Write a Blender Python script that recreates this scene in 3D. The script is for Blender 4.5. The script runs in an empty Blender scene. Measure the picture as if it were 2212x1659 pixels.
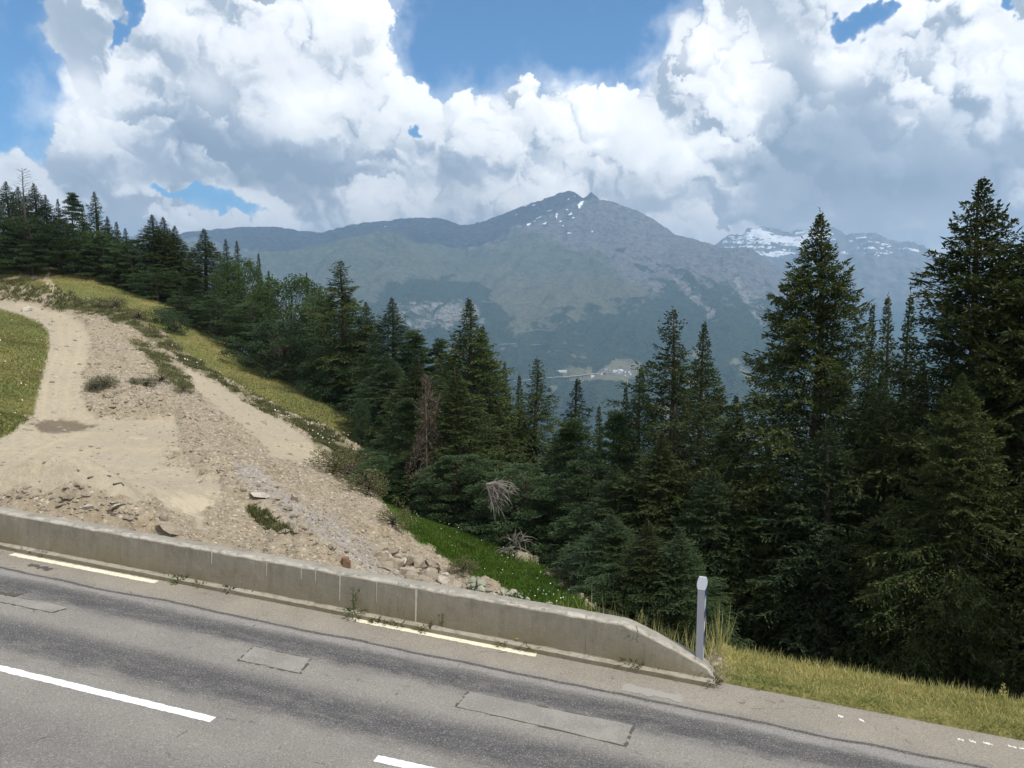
import bpy, math, random
import numpy as np
from mathutils import Vector, Matrix

# ------------------------------------------------------------------ camera, world, sun
scene = bpy.context.scene
col = scene.collection
R = math.radians
FD = 1736.0                      # focal length measured on a 2212 px wide view of the place
CX, CY = 1106.0, 829.5
PITCH = R(5.7)
CAM = np.array([0.0, 0.0, 6.4])
SUN_EL, SUN_AZ = R(57), R(122)   # azimuth clockwise from +Y (north)

cam_d = bpy.data.cameras.new('camera')
cam = bpy.data.objects.new('camera', cam_d)
col.objects.link(cam)
cam.location = CAM
cam.rotation_euler = (math.pi / 2 - PITCH, 0, 0)
cam_d.sensor_fit = 'HORIZONTAL'
cam_d.sensor_width = 36.0
cam_d.lens = 36.0 * FD / 2212.0
cam_d.clip_start = 0.1
cam_d.clip_end = 80000
scene.camera = cam

scene.view_settings.view_transform = 'Standard'
scene.view_settings.look = 'None'
scene.view_settings.exposure = 0.04
scene.view_settings.gamma = 1.0
scene.cycles.use_denoising = True
scene.cycles.max_bounces = 6
scene.cycles.diffuse_bounces = 3
scene.cycles.transparent_max_bounces = 8

sun_d = bpy.data.lights.new('sun', 'SUN')
sun_d.energy = 4.0
sun_d.angle = R(0.53)
sun_d.color = (1.0, 0.955, 0.88)
sun = bpy.data.objects.new('sun', sun_d)
col.objects.link(sun)
SUNV = Vector((math.sin(SUN_AZ) * math.cos(SUN_EL), math.cos(SUN_AZ) * math.cos(SUN_EL), math.sin(SUN_EL)))
sun.rotation_euler = SUNV.to_track_quat('Z', 'Y').to_euler()

# a view ray through a point measured on the photograph (2212 px wide), as azimuth and tangent of elevation
def ray(px, py):
    px = np.asarray(px, float); py = np.asarray(py, float)
    u = (px - CX) / FD; v = (py - CY) / FD
    x = u
    y = math.cos(PITCH) - v * math.sin(PITCH)
    z = -math.sin(PITCH) - v * math.cos(PITCH)
    return x, y, z
def at_d(px, py, d):
    x, y, z = ray(px, py); k = d / np.hypot(x, y)
    return np.array([x * k, y * k, CAM[2] + z * k])
def at_z(px, py, zz):
    x, y, z = ray(px, py); k = (zz - CAM[2]) / z
    return np.array([x * k, y * k, zz + 0 * x])
def project(P):
    P = np.asarray(P, float)
    x = P[..., 0]; y = P[..., 1]; z = P[..., 2] - CAM[2]
    f = y * math.cos(PITCH) - z * math.sin(PITCH)
    v = -y * math.sin(PITCH) - z * math.cos(PITCH)
    f = np.where(f < 0.1, 0.1, f)
    return CX + FD * x / f, CY + FD * v / f

# ------------------------------------------------------------------ noise
def _h(ix, iy, s):
    n = (ix.astype(np.int64) * 374761393 + iy.astype(np.int64) * 668265263 + s * 2147483647 + 1013904223) & 0xffffffff
    n = ((n ^ (n >> 13)) * 1274126177) & 0xffffffff
    return (n ^ (n >> 16)) & 0xffffffff
def perlin(x, y, seed=0):
    x = np.asarray(x, float); y = np.asarray(y, float)
    ix = np.floor(x); iy = np.floor(y); fx = x - ix; fy = y - iy
    u = fx * fx * fx * (fx * (fx * 6 - 15) + 10); v = fy * fy * fy * (fy * (fy * 6 - 15) + 10)
    def g(dx, dy):
        a = _h(ix + dx, iy + dy, seed) * (2 * math.pi / 4294967296.0)
        return np.cos(a) * (fx - dx) + np.sin(a) * (fy - dy)
    a = g(0, 0); b = g(1, 0); c = g(0, 1); d = g(1, 1)
    return (a + (b - a) * u) * (1 - v) + (c + (d - c) * u) * v
def fbm(x, y, oct=5, seed=0, gain=.5, lac=2.03):
    s = 0; a = 1.0
    for k in range(oct):
        s = s + a * perlin(x, y, seed + k * 17); x = x * lac + 3.1; y = y * lac - 1.7; a *= gain
    return s
def ridged(x, y, oct=5, seed=0, gain=.5, lac=2.07):
    s = 0; a = 1.0
    for k in range(oct):
        s = s + a * (1 - 2 * np.abs(perlin(x, y, seed + k * 17))); x = x * lac + 5.1; y = y * lac - 2.7; a *= gain
    return s
def sstep(a, b, x):
    t = np.clip((x - a) / (b - a), 0, 1); return t * t * (3 - 2 * t)
def poly_sd(px, py, poly):
    """signed distance, positive inside"""
    P = np.array(poly, float); n = len(P); best = np.full(px.shape, 1e18); inside = np.zeros(px.shape, bool)
    for i in range(n):
        ax, ay = P[i]; bx, by = P[(i + 1) % n]
        ex, ey = bx - ax, by - ay
        t = np.clip(((px - ax) * ex + (py - ay) * ey) / (ex * ex + ey * ey + 1e-9), 0, 1)
        dx = px - ax - t * ex; dy = py - ay - t * ey
        best = np.minimum(best, dx * dx + dy * dy)
        c = ((ay > py) != (by > py))
        with np.errstate(divide='ignore', invalid='ignore'):
            xi = (bx - ax) * (py - ay) / (by - ay + 1e-12) + ax
        inside ^= c & (px < xi)
    return np.where(inside, 1, -1) * np.sqrt(best)

# ------------------------------------------------------------------ mesh helpers
def make_mesh(name, V, F, mats=(), attrs=None, smooth=False, fmat=None):
    V = np.ascontiguousarray(V, np.float32); F = np.ascontiguousarray(F, np.int32)
    me = bpy.data.meshes.new(name)
    k = F.shape[1]
    me.vertices.add(len(V)); me.vertices.foreach_set('co', V.ravel())
    me.loops.add(F.size); me.loops.foreach_set('vertex_index', F.ravel())
    me.polygons.add(len(F)); me.polygons.foreach_set('loop_start', np.arange(len(F), dtype=np.int32) * k)
    me.polygons.foreach_set('use_smooth', np.full(len(F), smooth))
    if fmat is not None: me.polygons.foreach_set('material_index', np.ascontiguousarray(fmat, np.int32))
    me.update(calc_edges=True)
    for m in mats: me.materials.append(m)
    for an, arr in (attrs or {}).items():
        arr = np.asarray(arr, np.float32)
        if arr.ndim == 1:
            a = me.attributes.new(an, 'FLOAT', 'POINT'); a.data.foreach_set('value', arr)
        else:
            if arr.shape[1] == 3: arr = np.hstack([arr, np.ones((len(arr), 1), np.float32)])
            a = me.attributes.new(an, 'FLOAT_COLOR', 'POINT'); a.data.foreach_set('color', np.ascontiguousarray(arr).ravel())
    return me
def link(name, me, parent=None, kind=None, label=None, cat=None, group=None, loc=None, rot=None, scale=None):
    o = bpy.data.objects.new(name, me); col.objects.link(o)
    if parent is not None: o.parent = parent
    if loc is not None: o.location = [float(c) for c in loc]
    if rot is not None: o.rotation_euler = [float(c) for c in rot]
    if scale is not None: o.scale = [float(c) for c in scale]
    if kind: o['kind'] = kind
    if label: o['label'] = label
    if cat: o['category'] = cat
    if group: o['group'] = group
    return o
def grid_faces(nr, nc):
    i = np.arange(nr - 1)[:, None] * nc + np.arange(nc - 1)[None, :]
    return np.stack([i, i + 1, i + nc + 1, i + nc], -1).reshape(-1, 4)
class MB:
    """collects quads and triangles (triangles stored as degenerate-free separate list)"""
    def __init__(s): s.v = []; s.f = []; s.n = 0
    def add(s, V, F):
        V = np.asarray(V, float); s.v.append(V); s.f += [[int(i) + s.n for i in f] for f in F]; s.n += len(V)
    def box(s, x0, y0, z0, x1, y1, z1, M=None):
        V = np.array([[x, y, z] for z in (z0, z1) for y in (y0, y1) for x in (x0, x1)], float)
        if M is not None: V = V @ np.array(M)[:3, :3].T + np.array(M)[:3, 3]
        s.add(V, [(0, 2, 3, 1), (4, 5, 7, 6), (0, 1, 5, 4), (2, 6, 7, 3), (0, 4, 6, 2), (1, 3, 7, 5)])
    def tube(s, pts, rad, n=5, cap=True):
        pts = np.asarray(pts, float); m = len(pts); base = s.n
        rad = np.broadcast_to(rad, (m,)); V = []
        for i in range(m):
            t = pts[min(i + 1, m - 1)] - pts[max(i - 1, 0)]; t = t / (np.linalg.norm(t) + 1e-9)
            a = np.cross(t, [0, 0, 1.0] if abs(t[2]) < .9 else [1.0, 0, 0]); a /= np.linalg.norm(a); b = np.cross(t, a)
            for k in range(n):
                q = 2 * math.pi * k / n; V.append(pts[i] + rad[i] * (math.cos(q) * a + math.sin(q) * b))
        F = [(i * n + k, i * n + (k + 1) % n, (i + 1) * n + (k + 1) % n, (i + 1) * n + k) for i in range(m - 1) for k in range(n)]
        if cap: F += [tuple(range(n))[::-1], tuple((m - 1) * n + k for k in range(n))]
        s.add(V, F)
    def mesh(s, name, mats=(), smooth=False, fmat=None):
        me = bpy.data.meshes.new(name); me.from_pydata(np.vstack(s.v).tolist(), [], s.f)
        for m in mats: me.materials.append(m)
        if smooth: me.polygons.foreach_set('use_smooth', [True] * len(me.polygons))
        if fmat: me.polygons.foreach_set('material_index', fmat)
        me.update(); return me

# ------------------------------------------------------------------ node helpers
class NT:
    def __init__(s, tree): s.t = tree; s.n = tree.nodes; s.l = tree.links
    def node(s, typ, **kw):
        n = s.n.new(typ)
        ins = kw.pop('ins', {})
        for k, v in kw.items(): setattr(n, k, v)
        for k, v in ins.items(): s.put(n.inputs[k], v)
        return n
    def put(s, sock, v):
        if hasattr(v, 'is_linked') or isinstance(v, bpy.types.NodeSocket): s.l.new(v, sock)
        elif isinstance(v, (tuple, list)):
            if len(v) == 3 and len(sock.default_value) == 4: v = (*v, 1)
            sock.default_value = v
        else:
            try: sock.default_value = v
            except TypeError: sock.default_value = [v] * len(sock.default_value)
    def m(s, op, a, b=None, c=None, clamp=False):
        n = s.n.new('ShaderNodeMath'); n.operation = op; n.use_clamp = clamp
        s.put(n.inputs[0], a)
        if b is not None: s.put(n.inputs[1], b)
        if c is not None: s.put(n.inputs[2], c)
        return n.outputs[0]
    def vm(s, op, a, b=None, out=0):
        n = s.n.new('ShaderNodeVectorMath'); n.operation = op
        s.put(n.inputs[0], a)
        if b is not None:
            s.put(n.inputs[3 if op == 'SCALE' else 1], b)
        return n.outputs['Value' if out == 'v' else 0]
    def ss(s, x, a, b, c=0.0, d=1.0):
        n = s.n.new('ShaderNodeMapRange'); n.interpolation_type = 'SMOOTHSTEP'
        for k, v in ((0, x), (1, a), (2, b), (3, c), (4, d)): s.put(n.inputs[k], v)
        return n.outputs[0]
    def mix(s, f, a, b, mode='MIX'):
        n = s.n.new('ShaderNodeMix'); n.data_type = 'RGBA'; n.blend_type = mode; n.clamp_factor = True
        s.put(n.inputs[0], f); s.put(n.inputs[6], a); s.put(n.inputs[7], b)
        return n.outputs[2]
    def noise(s, vec, scale, detail=4, rough=.55, dist=0, dim='3D', typ='FBM'):
        n = s.n.new('ShaderNodeTexNoise'); n.noise_dimensions = dim; n.noise_type = typ
        s.put(n.inputs['Vector'], vec); n.inputs['Scale'].default_value = scale
        n.inputs['Detail'].default_value = detail; n.inputs['Roughness'].default_value = rough
        n.inputs['Distortion'].default_value = dist
        return n.outputs[0], n.outputs[1]
    def vor(s, vec, scale, feat='F1', detail=0, rough=.5, rnd=1.0):
        n = s.n.new('ShaderNodeTexVoronoi'); n.feature = feat
        s.put(n.inputs['Vector'], vec); n.inputs['Scale'].default_value = scale
        n.inputs['Detail'].default_value = detail; n.inputs['Roughness'].default_value = rough
        n.inputs['Randomness'].default_value = rnd
        return n.outputs[0], n.outputs[1]
    def attr(s, name):
        n = s.n.new('ShaderNodeAttribute'); n.attribute_name = name; return n
    def sep(s, v):
        n = s.n.new('ShaderNodeSeparateXYZ'); s.put(n.inputs[0], v); return n.outputs
    def comb(s, x, y, z):
        n = s.n.new('ShaderNodeCombineXYZ'); s.put(n.inputs[0], x); s.put(n.inputs[1], y); s.put(n.inputs[2], z); return n.outputs[0]
def new_mat(name, rough=.9, spec=.2):
    m = bpy.data.materials.new(name); m.use_nodes = True
    t = NT(m.node_tree); b = m.node_tree.nodes['Principled BSDF']
    b.inputs['Roughness'].default_value = rough
    b.inputs['Specular IOR Level'].default_value = spec
    return m, t, b
def bump(t, b, h, strength=.4, dist=.02):
    n = t.n.new('ShaderNodeBump'); n.inputs['Strength'].default_value = strength; n.inputs['Distance'].default_value = dist
    t.put(n.inputs['Height'], h); t.l.new(n.outputs[0], b.inputs['Normal']); return n
def pos(t):
    return t.n.new('ShaderNodeNewGeometry').outputs['Position']
def flat_mat(name, c, rough=.8, spec=.2, var=.15, scale=8.0):
    m, t, b = new_mat(name, rough, spec)
    f, _ = t.noise(pos(t), scale, 4)
    c2 = tuple(x * (1 - var) for x in c); c3 = tuple(min(1, x * (1 + var)) for x in c)
    t.put(b.inputs['Base Color'], t.mix(f, c2, c3))
    return m

# ------------------------------------------------------------------ sky
world = bpy.data.worlds.new('World'); scene.world = world; world.use_nodes = True
wt = NT(world.node_tree); wt.n.clear()
SKY_S = 0.10
# Clouds are grown here from hierarchies of round puffs (big, smaller on its surface, smallest on those), seen from the
# place's direction of view; the sky behind them is the Sky Texture.  All in angles, so it is the same from anywhere.
def ang(px, py):
    X, Y, Z = ray(px, py); return math.atan2(X, Y), math.atan2(Z, math.hypot(X, Y))
HOLES = [(1130, 20, 215, 120, 1.6), (1010, 130, 85, 55, .9), (1290, 100, 95, 62, .95), (1450, 0, 85, 42, 1.0), (1365, 60, 55, 70, .8), (930, 60, 60, 110, .6),
         (15, 150, 62, 130, 1.5), (0, 285, 50, 50, .8), (263, 88, 20, 36, 1.5), (280, 0, 18, 34, 1.5), (60, -30, 60, 50, 1.2),
         (1835, 62, 52, 24, 1.5), (1880, 30, 34, 24, 1.3), (905, 284, 20, 13, 1.3), (445, 437, 88, 34, 1.05), (375, 415, 55, 16, .8), (520, 452, 50, 18, .8), (2200, 0, 20, 16, 1.2)]
BRIGHT = [(160, 270, 90, 80, .26), (200, 190, 60, 50, .10), (850, 60, 45, 130, .22), (690, 210, 80, 55, .18), (640, 260, 60, 40, .12), (120, 130, 70, 70, .06),
          (1240, 165, 60, 40, .20), (1330, 230, 190, 80, .09), (1480, 330, 120, 90, .18), (1560, 110, 130, 50, .14), (1000, 215, 150, 40, .10),
          (1810, 150, 50, 40, .22), (2030, 150, 60, 45, .16), (700, 10, 120, 40, .14), (1020, 290, 110, 50, .08), (330, 465, 70, 40, .10), (430, 200, 40, 60, .08), (2090, 300, 50, 45, .08),
          (420, 320, 300, 55, -.16), (500, 385, 330, 34, -.20), (350, 230, 60, 90, -.08), (560, 120, 160, 110, -.03),
          (1010, 350, 110, 34, -.12), (1750, 320, 190, 90, -.17), (1850, 400, 230, 50, -.16), (2130, 360, 120, 80, -.10),
          (1470, 215, 70, 60, -.13), (1170, 300, 80, 34, -.06), (1560, 352, 40, 16, -.14), (1400, 390, 60, 30, -.07), (1950, 220, 80, 60, -.05), (620, 445, 300, 24, -.02), (1560, 490, 120, 26, -.08), (50, 400, 90, 50, -.04)]
def make_clouds():
    S = FD / 1.6; A0, A1, E0, E1 = -.82, .82, -.12, .84
    W, H = int((A1 - A0) * S), int((E1 - E0) * S)
    u = (np.arange(W) + .5) / S + A0; v = (np.arange(H) + .5) / S + E0
    U, Vv = np.meshgrid(u, v)
    def field(lst, warp=0.):
        f = np.zeros_like(U)
        for bx, by, rx, ry, a in lst:
            A, E = ang(bx, by); f += a * np.exp(-(((U - A) * FD / rx) ** 2 + ((Vv - E) * FD / ry) ** 2))
        return f
    hw1 = fbm(U * 14, Vv * 14, 5, 301, .6) * 42 / FD; hw2 = fbm(U * 14 + 50, Vv * 14, 5, 302, .6) * 42 / FD
    U0, V0 = U, Vv; U = U + hw1; Vv = Vv + hw2; hole = field(HOLES); U, Vv = U0, V0
    away = sstep(.42, .55, Vv) * (fbm(U * 3.1, Vv * 3.1, 3, 3) + .12) * 3.0 + sstep(.62, .70, np.abs(U)) * (fbm(U * 3.1 + 9, Vv * 3.1, 3, 5) + .05) * 3.0
    den = .62 - hole - np.maximum(away, 0)
    rs = np.random.RandomState(12)
    Z = np.full((H, W), -1e3); 
    def splat(cx, cy, cz, r):
        i0, i1 = int(max(0, cy - r)), int(min(H, cy + r + 1)); j0, j1 = int(max(0, cx - r)), int(min(W, cx + r + 1))
        if i1 <= i0 or j1 <= j0: return
        yy = np.arange(i0, i1)[:, None] + .5 - cy; xx = np.arange(j0, j1)[None] + .5 - cx
        q = r * r - xx * xx - yy * yy; z = np.where(q > 0, cz + np.sqrt(np.maximum(q, 0)) * .8, -1e3)
        np.maximum(Z[i0:i1, j0:j1], z, out=Z[i0:i1, j0:j1])
    def inside(cx, cy, r, th=.10):
        for k in range(10):
            x = int(cx + r * math.cos(k * .628)); y = int(cy + r * math.sin(k * .628))
            if 0 <= x < W and 0 <= y < H and den[y, x] < th: return False
        return True
    par = []
    for n_, rlo, rhi in ((150, 50, 105), (420, 24, 52), (900, 10, 24)):
        k = 0; tr = 0
        while k < n_ and tr < n_ * 40:
            tr += 1; cx, cy, r = rs.rand() * W, rs.rand() * H, rs.uniform(rlo, rhi)
            if inside(cx, cy, r): par.append((cx, cy, rs.uniform(-50, 30), r)); k += 1
    def grow(cx, cy, cz, r, lev):
        splat(cx, cy, cz, r)
        if lev == 0 or r < 4: return
        for k in range(13 if lev == 2 else 11):
            d = rs.normal(size=3); d[2] = abs(d[2]) * .9; d[1] = d[1] + .35; d /= np.linalg.norm(d)
            grow(cx + d[0] * r * .86, cy + d[1] * r * .86, cz + d[2] * r * .70, r * rs.uniform(.26, .48), lev - 1)
    for p in par: grow(*p, 2 if p[3] > 20 else 1)
    mask = (Z > -500).astype(float)
    Zs = np.where(Z > -500, Z, -60)
    def blur(a, k):
        for ax in (0, 1):
            for _ in range(2):
                pad = [(0, 0), (0, 0)]; pad[ax] = (k, k + 1); c = np.cumsum(np.pad(a, pad, 'edge'), axis=ax)
                a = (np.take(c, range(2 * k + 1, c.shape[ax]), ax) - np.take(c, range(0, c.shape[ax] - 2 * k - 1), ax)) / (2 * k + 1)
        return a
    def lit(z, k, steep):
        z = blur(z, k)
        gy, gx = np.gradient(z); gx = gx / steep; gy = gy / steep
        n = 1 / np.sqrt(gx * gx + gy * gy + 1); L = np.array([.30, .62, .72]); L = L / np.linalg.norm(L)
        return (-gx * L[0] - gy * L[1] + L[2]) * n
    l1, l2, l3 = lit(Zs, 1, 1.9), lit(Zs, 6, 1.3), lit(Zs, 24, .9)
    rel = .26 * (l1 - .7) + .34 * (l2 - .7) + .24 * (l3 - .7)
    gx_ = U * 9; gy_ = Vv * 9
    w1 = fbm(gx_ * 2.6, gy_ * 2.6, 6, 11, .62); w2 = fbm(gx_ * 2.6 + 40, gy_ * 2.6, 6, 12, .62)
    soft = sstep(-.35, .35, fbm(gx_ * .5, gy_ * .7, 3, 31))            # some parts stay misty
    # domain warp of everything for ragged edges
    ii = np.clip((np.arange(H)[:, None] + w1 * 17), 0, H - 1).astype(int); jj = np.clip((np.arange(W)[None] + w2 * 17), 0, W - 1).astype(int)
    m2 = blur(mask, 1)[ii, jj]; rel2 = rel[ii, jj]
    thick = sstep(.10, .50, blur(den, 3) + .22 * w1)
    cov = np.maximum(sstep(.12, .98, m2) * sstep(-.25, .05, den + .1 * w1), thick)
    veil = sstep(-.70, .40, den + .45 * w2) * .30
    cov = 1 - (1 - cov) * (1 - veil)
    rel2 = np.maximum(rel2, -.20) * (.42 + .58 * soft) * np.where(m2 > .3, 1, .4)
    val = .845 + 1.05 * field(BRIGHT) + rel2 * 1.05 + .075 * fbm(gx_ * .8, gy_ * .8, 6, 41, .6) + .03 * w1
    edge = sstep(.55, .0, den) ; val = val + .05 * edge
    val = np.where(val < .74, .74 - (.74 - val) * .36, val); val = np.where(val > .88, .88 + (val - .88) * .42, val); val = np.clip(val, .65, 1.06)
    return cov, val, (A0, A1, E0, E1)
def to_image(name, arrs):
    H, W = arrs[0].shape; px = np.ones((H, W, 4), np.float32)
    for k, a in enumerate(arrs): px[..., k] = a
    im = bpy.data.images.new(name, W, H, float_buffer=True, is_data=True); im.colorspace_settings.name = 'Non-Color'
    im.pixels.foreach_set(px.ravel()); im.update(); im.pack(); return im
def build_sky():
    t = wt
    sky = t.node('ShaderNodeTexSky', sky_type='NISHITA', sun_disc=False, sun_elevation=SUN_EL, sun_rotation=SUN_AZ,
                 altitude=1600, air_density=1.0, dust_density=0.6, ozone_density=1.6)
    cov, val, (A0, A1, E0, E1) = make_clouds()
    im1 = to_image('cloud_field', [cov, val])
    u, v = np.meshgrid(np.linspace(-math.pi, math.pi, 1400), np.linspace(-.1, 1.6, 380))
    cx_, cy_, cz_ = np.sin(u) * np.cos(v), np.cos(u) * np.cos(v), np.sin(v)
    f = (fbm(cx_ * 2.4 + cz_ * 2.1, cy_ * 2.4 - cz_ * 1.7, 6, 77, .55) + fbm(cy_ * 1.9 + 7, cz_ * 2.9 + cx_, 6, 78, .55)) * .8
    im2 = to_image('cloud_field_around', [sstep(-.22, .12, f + .12), np.clip(.84 + .20 * f + .06 * fbm(u * 9, v * 9, 4, 5), .6, 1.02)])
    tc = t.n.new('ShaderNodeTexCoord').outputs['Generated']
    d = t.vm('NORMALIZE', tc)
    x, y, z = t.sep(d)[0:3]
    az_ = t.m('ARCTAN2', x, y); el = t.m('ARCSINE', z)
    def tex(im, a0, a1, e0, e1, ext):
        n = t.n.new('ShaderNodeTexImage'); n.image = im; n.extension = ext; n.interpolation = 'Linear'
        t.put(n.inputs[0], t.comb(t.m('MULTIPLY', t.m('SUBTRACT', az_, a0), 1 / (a1 - a0)), t.m('MULTIPLY', t.m('SUBTRACT', el, e0), 1 / (e1 - e0)), 0))
        return t.sep(n.outputs['Color'])
    c1 = tex(im1, A0, A1, E0, E1, 'EXTEND'); c2 = tex(im2, -math.pi, math.pi, -.1, 1.6, 'EXTEND')
    k = t.m('MULTIPLY', t.ss(t.m('ABSOLUTE', az_), .70, .81, 1, 0), t.ss(el, .66, .83, 1, 0))
    def lerp(a, b): return t.m('ADD', a, t.m('MULTIPLY', t.m('SUBTRACT', b, a), k))
    cov = lerp(c2[0], c1[0]); val = lerp(c2[1], c1[1])
    shade = t.mix(t.ss(val, .58, .96), (.60, .77, 1.0), (1.0, 1.0, 1.0))
    low = t.ss(el, .02, .20, 1.0, 0.0)
    shade = t.mix(t.m('MULTIPLY', low, .6), shade, (1.0, .93, .89))
    kk = t.m('MULTIPLY', t.m('POWER', val, 2.7), CLOUD / SKY_S)
    cc = t.vm('MULTIPLY', shade, t.comb(kk, kk, kk))
    skyc = t.vm('MULTIPLY', sky.outputs[0], (.62, 1.12, 1.42))
    fin = t.mix(cov, skyc, cc)
    bg = t.node('ShaderNodeBackground', ins={'Color': fin, 'Strength': SKY_S})
    o = t.node('ShaderNodeOutputWorld'); t.l.new(bg.outputs[0], o.inputs[0])
CLOUD = 1.5
build_sky()
world.cycles.sampling_method = 'MANUAL'
world.cycles.sample_map_resolution = 512
# ------------------------------------------------------------------ the road plane
P1 = np.array([1.31, 13.94, 0.02]); RD = np.array([0.9585, -0.2850]); RN = np.array([0.2850, 0.9585])
SL = 0.0682
def st(x, y):
    x = x - P1[0]; y = y - P1[1]
    return x * RD[0] + y * RD[1], x * RN[0] + y * RN[1]
def xy(s, t): return P1[0] + s * RD[0] + t * RN[0], P1[1] + s * RD[1] + t * RN[1]
def road_z(x, y): return P1[2] - SL * st(x, y)[0]
def at_road(px, py, dz=0.0):
    x, y, z = ray(px, py)
    # CAM.z + k z = P1z + dz - SL * s(kx, ky)
    sx = x * RD[0] + y * RD[1]; s0 = -P1[0] * RD[0] - P1[1] * RD[1]
    k = (P1[2] + dz - SL * s0 - CAM[2]) / (z + SL * sx)
    return np.array([x * k, y * k, CAM[2] + z * k])

# ------------------------------------------------------------------ near ground
GP = [  # measured image point, distance
 (130,850,52),(140,800,60),(150,750,70),(130,700,84),(60,670,95),(0,650,105),(-150,620,115),
 (0,900,44),(0,750,62),(0,700,78),(-200,800,55),(-250,950,40),(-200,700,80),
 (200,680,88),(250,650,96),(100,580,118),(0,560,125),(200,600,112),(300,640,104),(-200,540,130),(100,625,104),
 (350,655,100),(450,720,90),(560,790,80),(700,860,70),(830,940,60),
 (250,680,86),(350,740,76),(450,800,70),(560,860,62),(700,940,53),(780,1010,46),
 (430,800,66),(500,860,59),(600,930,50),(660,1000,42.5),
 (250,760,66),(250,840,54),
 (820,1085,36),(900,1120,34),(1000,1170,30.5),(1100,1210,28.5),(1200,1270,25.5),(1270,1315,22.5),
 (700,1130,28),(800,1200,25),(950,1230,23.5),(1000,1280,21.5),(1100,1290,21.5),(760,1060,37),
]
GZ = [(0,1050,.8),(200,1050,.45),(400,1060,-.1),(0,960,.55),(200,950,.3),(370,950,.05),(100,915,.35),(340,905,.05),(-200,1050,1.3),
      (430,985,-.15),(550,1060,-.75),(600,1150,-.55),(500,1130,-.35),(600,1195,-.6),(300,1100,.2)]
GA = [  # azimuth given by image x, distance, height
 (1000,50,-7.2),(1000,70,-11),(1000,110,-22),(1300,35,-6),(1300,50,-11),(1300,75,-19),(1300,120,-33),
 (1600,25,-4.0),(1600,35,-7.5),(1600,60,-17),(1600,110,-33),(2000,22,-3.6),(2000,35,-9),(2000,60,-19),(2400,24,-5),(2400,60,-20),(2400,110,-36),
 (2800,40,-12),(850,75,-6.5),(850,110,-14),(850,170,-30),(600,100,-2.5),(600,130,-8),(600,180,-20),(350,120,6.5),(350,160,-2),
 (100,135,11.2),(100,165,9),(0,150,12.5),(-300,160,14),(-300,110,8),(1300,190,-55),(2000,190,-60),(700,190,-24),(100,195,5),(1000,40,-5)]
cp = [at_d(*g) for g in GP] + [at_z(*g) for g in GZ]
for px, d, z in GA:
    p = at_d(px, 800, d); cp.append(np.array([p[0], p[1], z]))
S_END = float(st(*at_road(1545, 1470)[:2])[0])          # where the wall ends
for s in np.arange(-40, 42, 4.0):
    if s < -14: dz = (-.25, -.3)
    elif s < S_END - 4: dz = (-.9, -1.3)
    elif s < S_END: dz = (-.45, -1.1)
    else: dz = (.02, -1.9)
    for t, q in ((.5, dz[0]), (3.2, dz[1])):
        x, y = xy(s, t); cp.append(np.array([x, y, P1[2] - SL * s + q]))
cp = np.array(cp)
MQ = 3.0
def _k(ax, ay, bx, by): return np.sqrt((ax - bx) ** 2 + (ay - by) ** 2 + MQ * MQ)
_n = len(cp)
_A = np.zeros((_n + 3, _n + 3)); _A[:_n, :_n] = -_k(cp[:, None, 0], cp[:, None, 1], cp[None, :, 0], cp[None, :, 1]) - np.eye(_n) * .15
_A[:_n, _n] = 1; _A[:_n, _n + 1] = cp[:, 0]; _A[:_n, _n + 2] = cp[:, 1]; _A[_n:, :_n] = _A[:_n, _n:].T
_w = np.linalg.solve(_A, np.concatenate([cp[:, 2], [0, 0, 0]]))
def rbf(x, y):
    z = _w[_n] + _w[_n + 1] * x + _w[_n + 2] * y
    for i in range(_n): z = z - _w[i] * _k(x, y, cp[i, 0], cp[i, 1])
    return z
BUMPS = []   # x, y, rx, ry, angle, height
def add_bump(px, py, z, rx, ry, ang, h):
    p = at_z(px, py, z); BUMPS.append((p[0], p[1], rx, ry, ang, h))
add_bump(40, 1078, .9, 3.0, 1.3, -.2, .75); add_bump(150, 1085, .8, 2.2, 1.1, -.3, .6); add_bump(240, 1110, .5, 1.5, .9, -.3, .4)
add_bump(330, 1135, .3, 1.5, .7, -.2, .45); add_bump(380, 1150, .2, .8, .5, -.2, .30)
add_bump(280, 860, .9, 4.5, 2.2, -.1, .75); add_bump(420, 905, 0, 4.0, 1.6, -.5, .5)
add_bump(500, 1000, -.4, 3.8, 1.6, -.7, .55); add_bump(640, 1100, -.9, 3, 1.4, -.7, .35)
add_bump(680, 950, -1.2, 1.6, 1.0, .3, .5)
def ground_base(x, y):
    x = np.asarray(x, float); y = np.asarray(y, float)
    z = rbf(x, y)
    for bx, by, rx, ry, a, h in BUMPS:
        dx = x - bx; dy = y - by; c, s = math.cos(a), math.sin(a)
        z = z + h * np.exp(-(((dx * c + dy * s) / rx) ** 2 + ((-dx * s + dy * c) / ry) ** 2))
    s, t = st(x, y)
    zr = P1[2] - SL * s
    # right of the wall the grass verge is level with the road for a good metre, then drops
    w = sstep(S_END - .6, S_END + .2, s)
    vz = zr + .03 - .75 * np.maximum(t - 1.25, 0) * sstep(1.1, 2.2, t)
    z = z * (1 - w) + w * np.where(t < 5, vz * (1 - sstep(2.2, 4.5, t)) + z * sstep(2.2, 4.5, t), z)
    z = np.where(t < .22, zr - .45 + w * .45 * sstep(-.05, .2, t), z)
    return z

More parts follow.
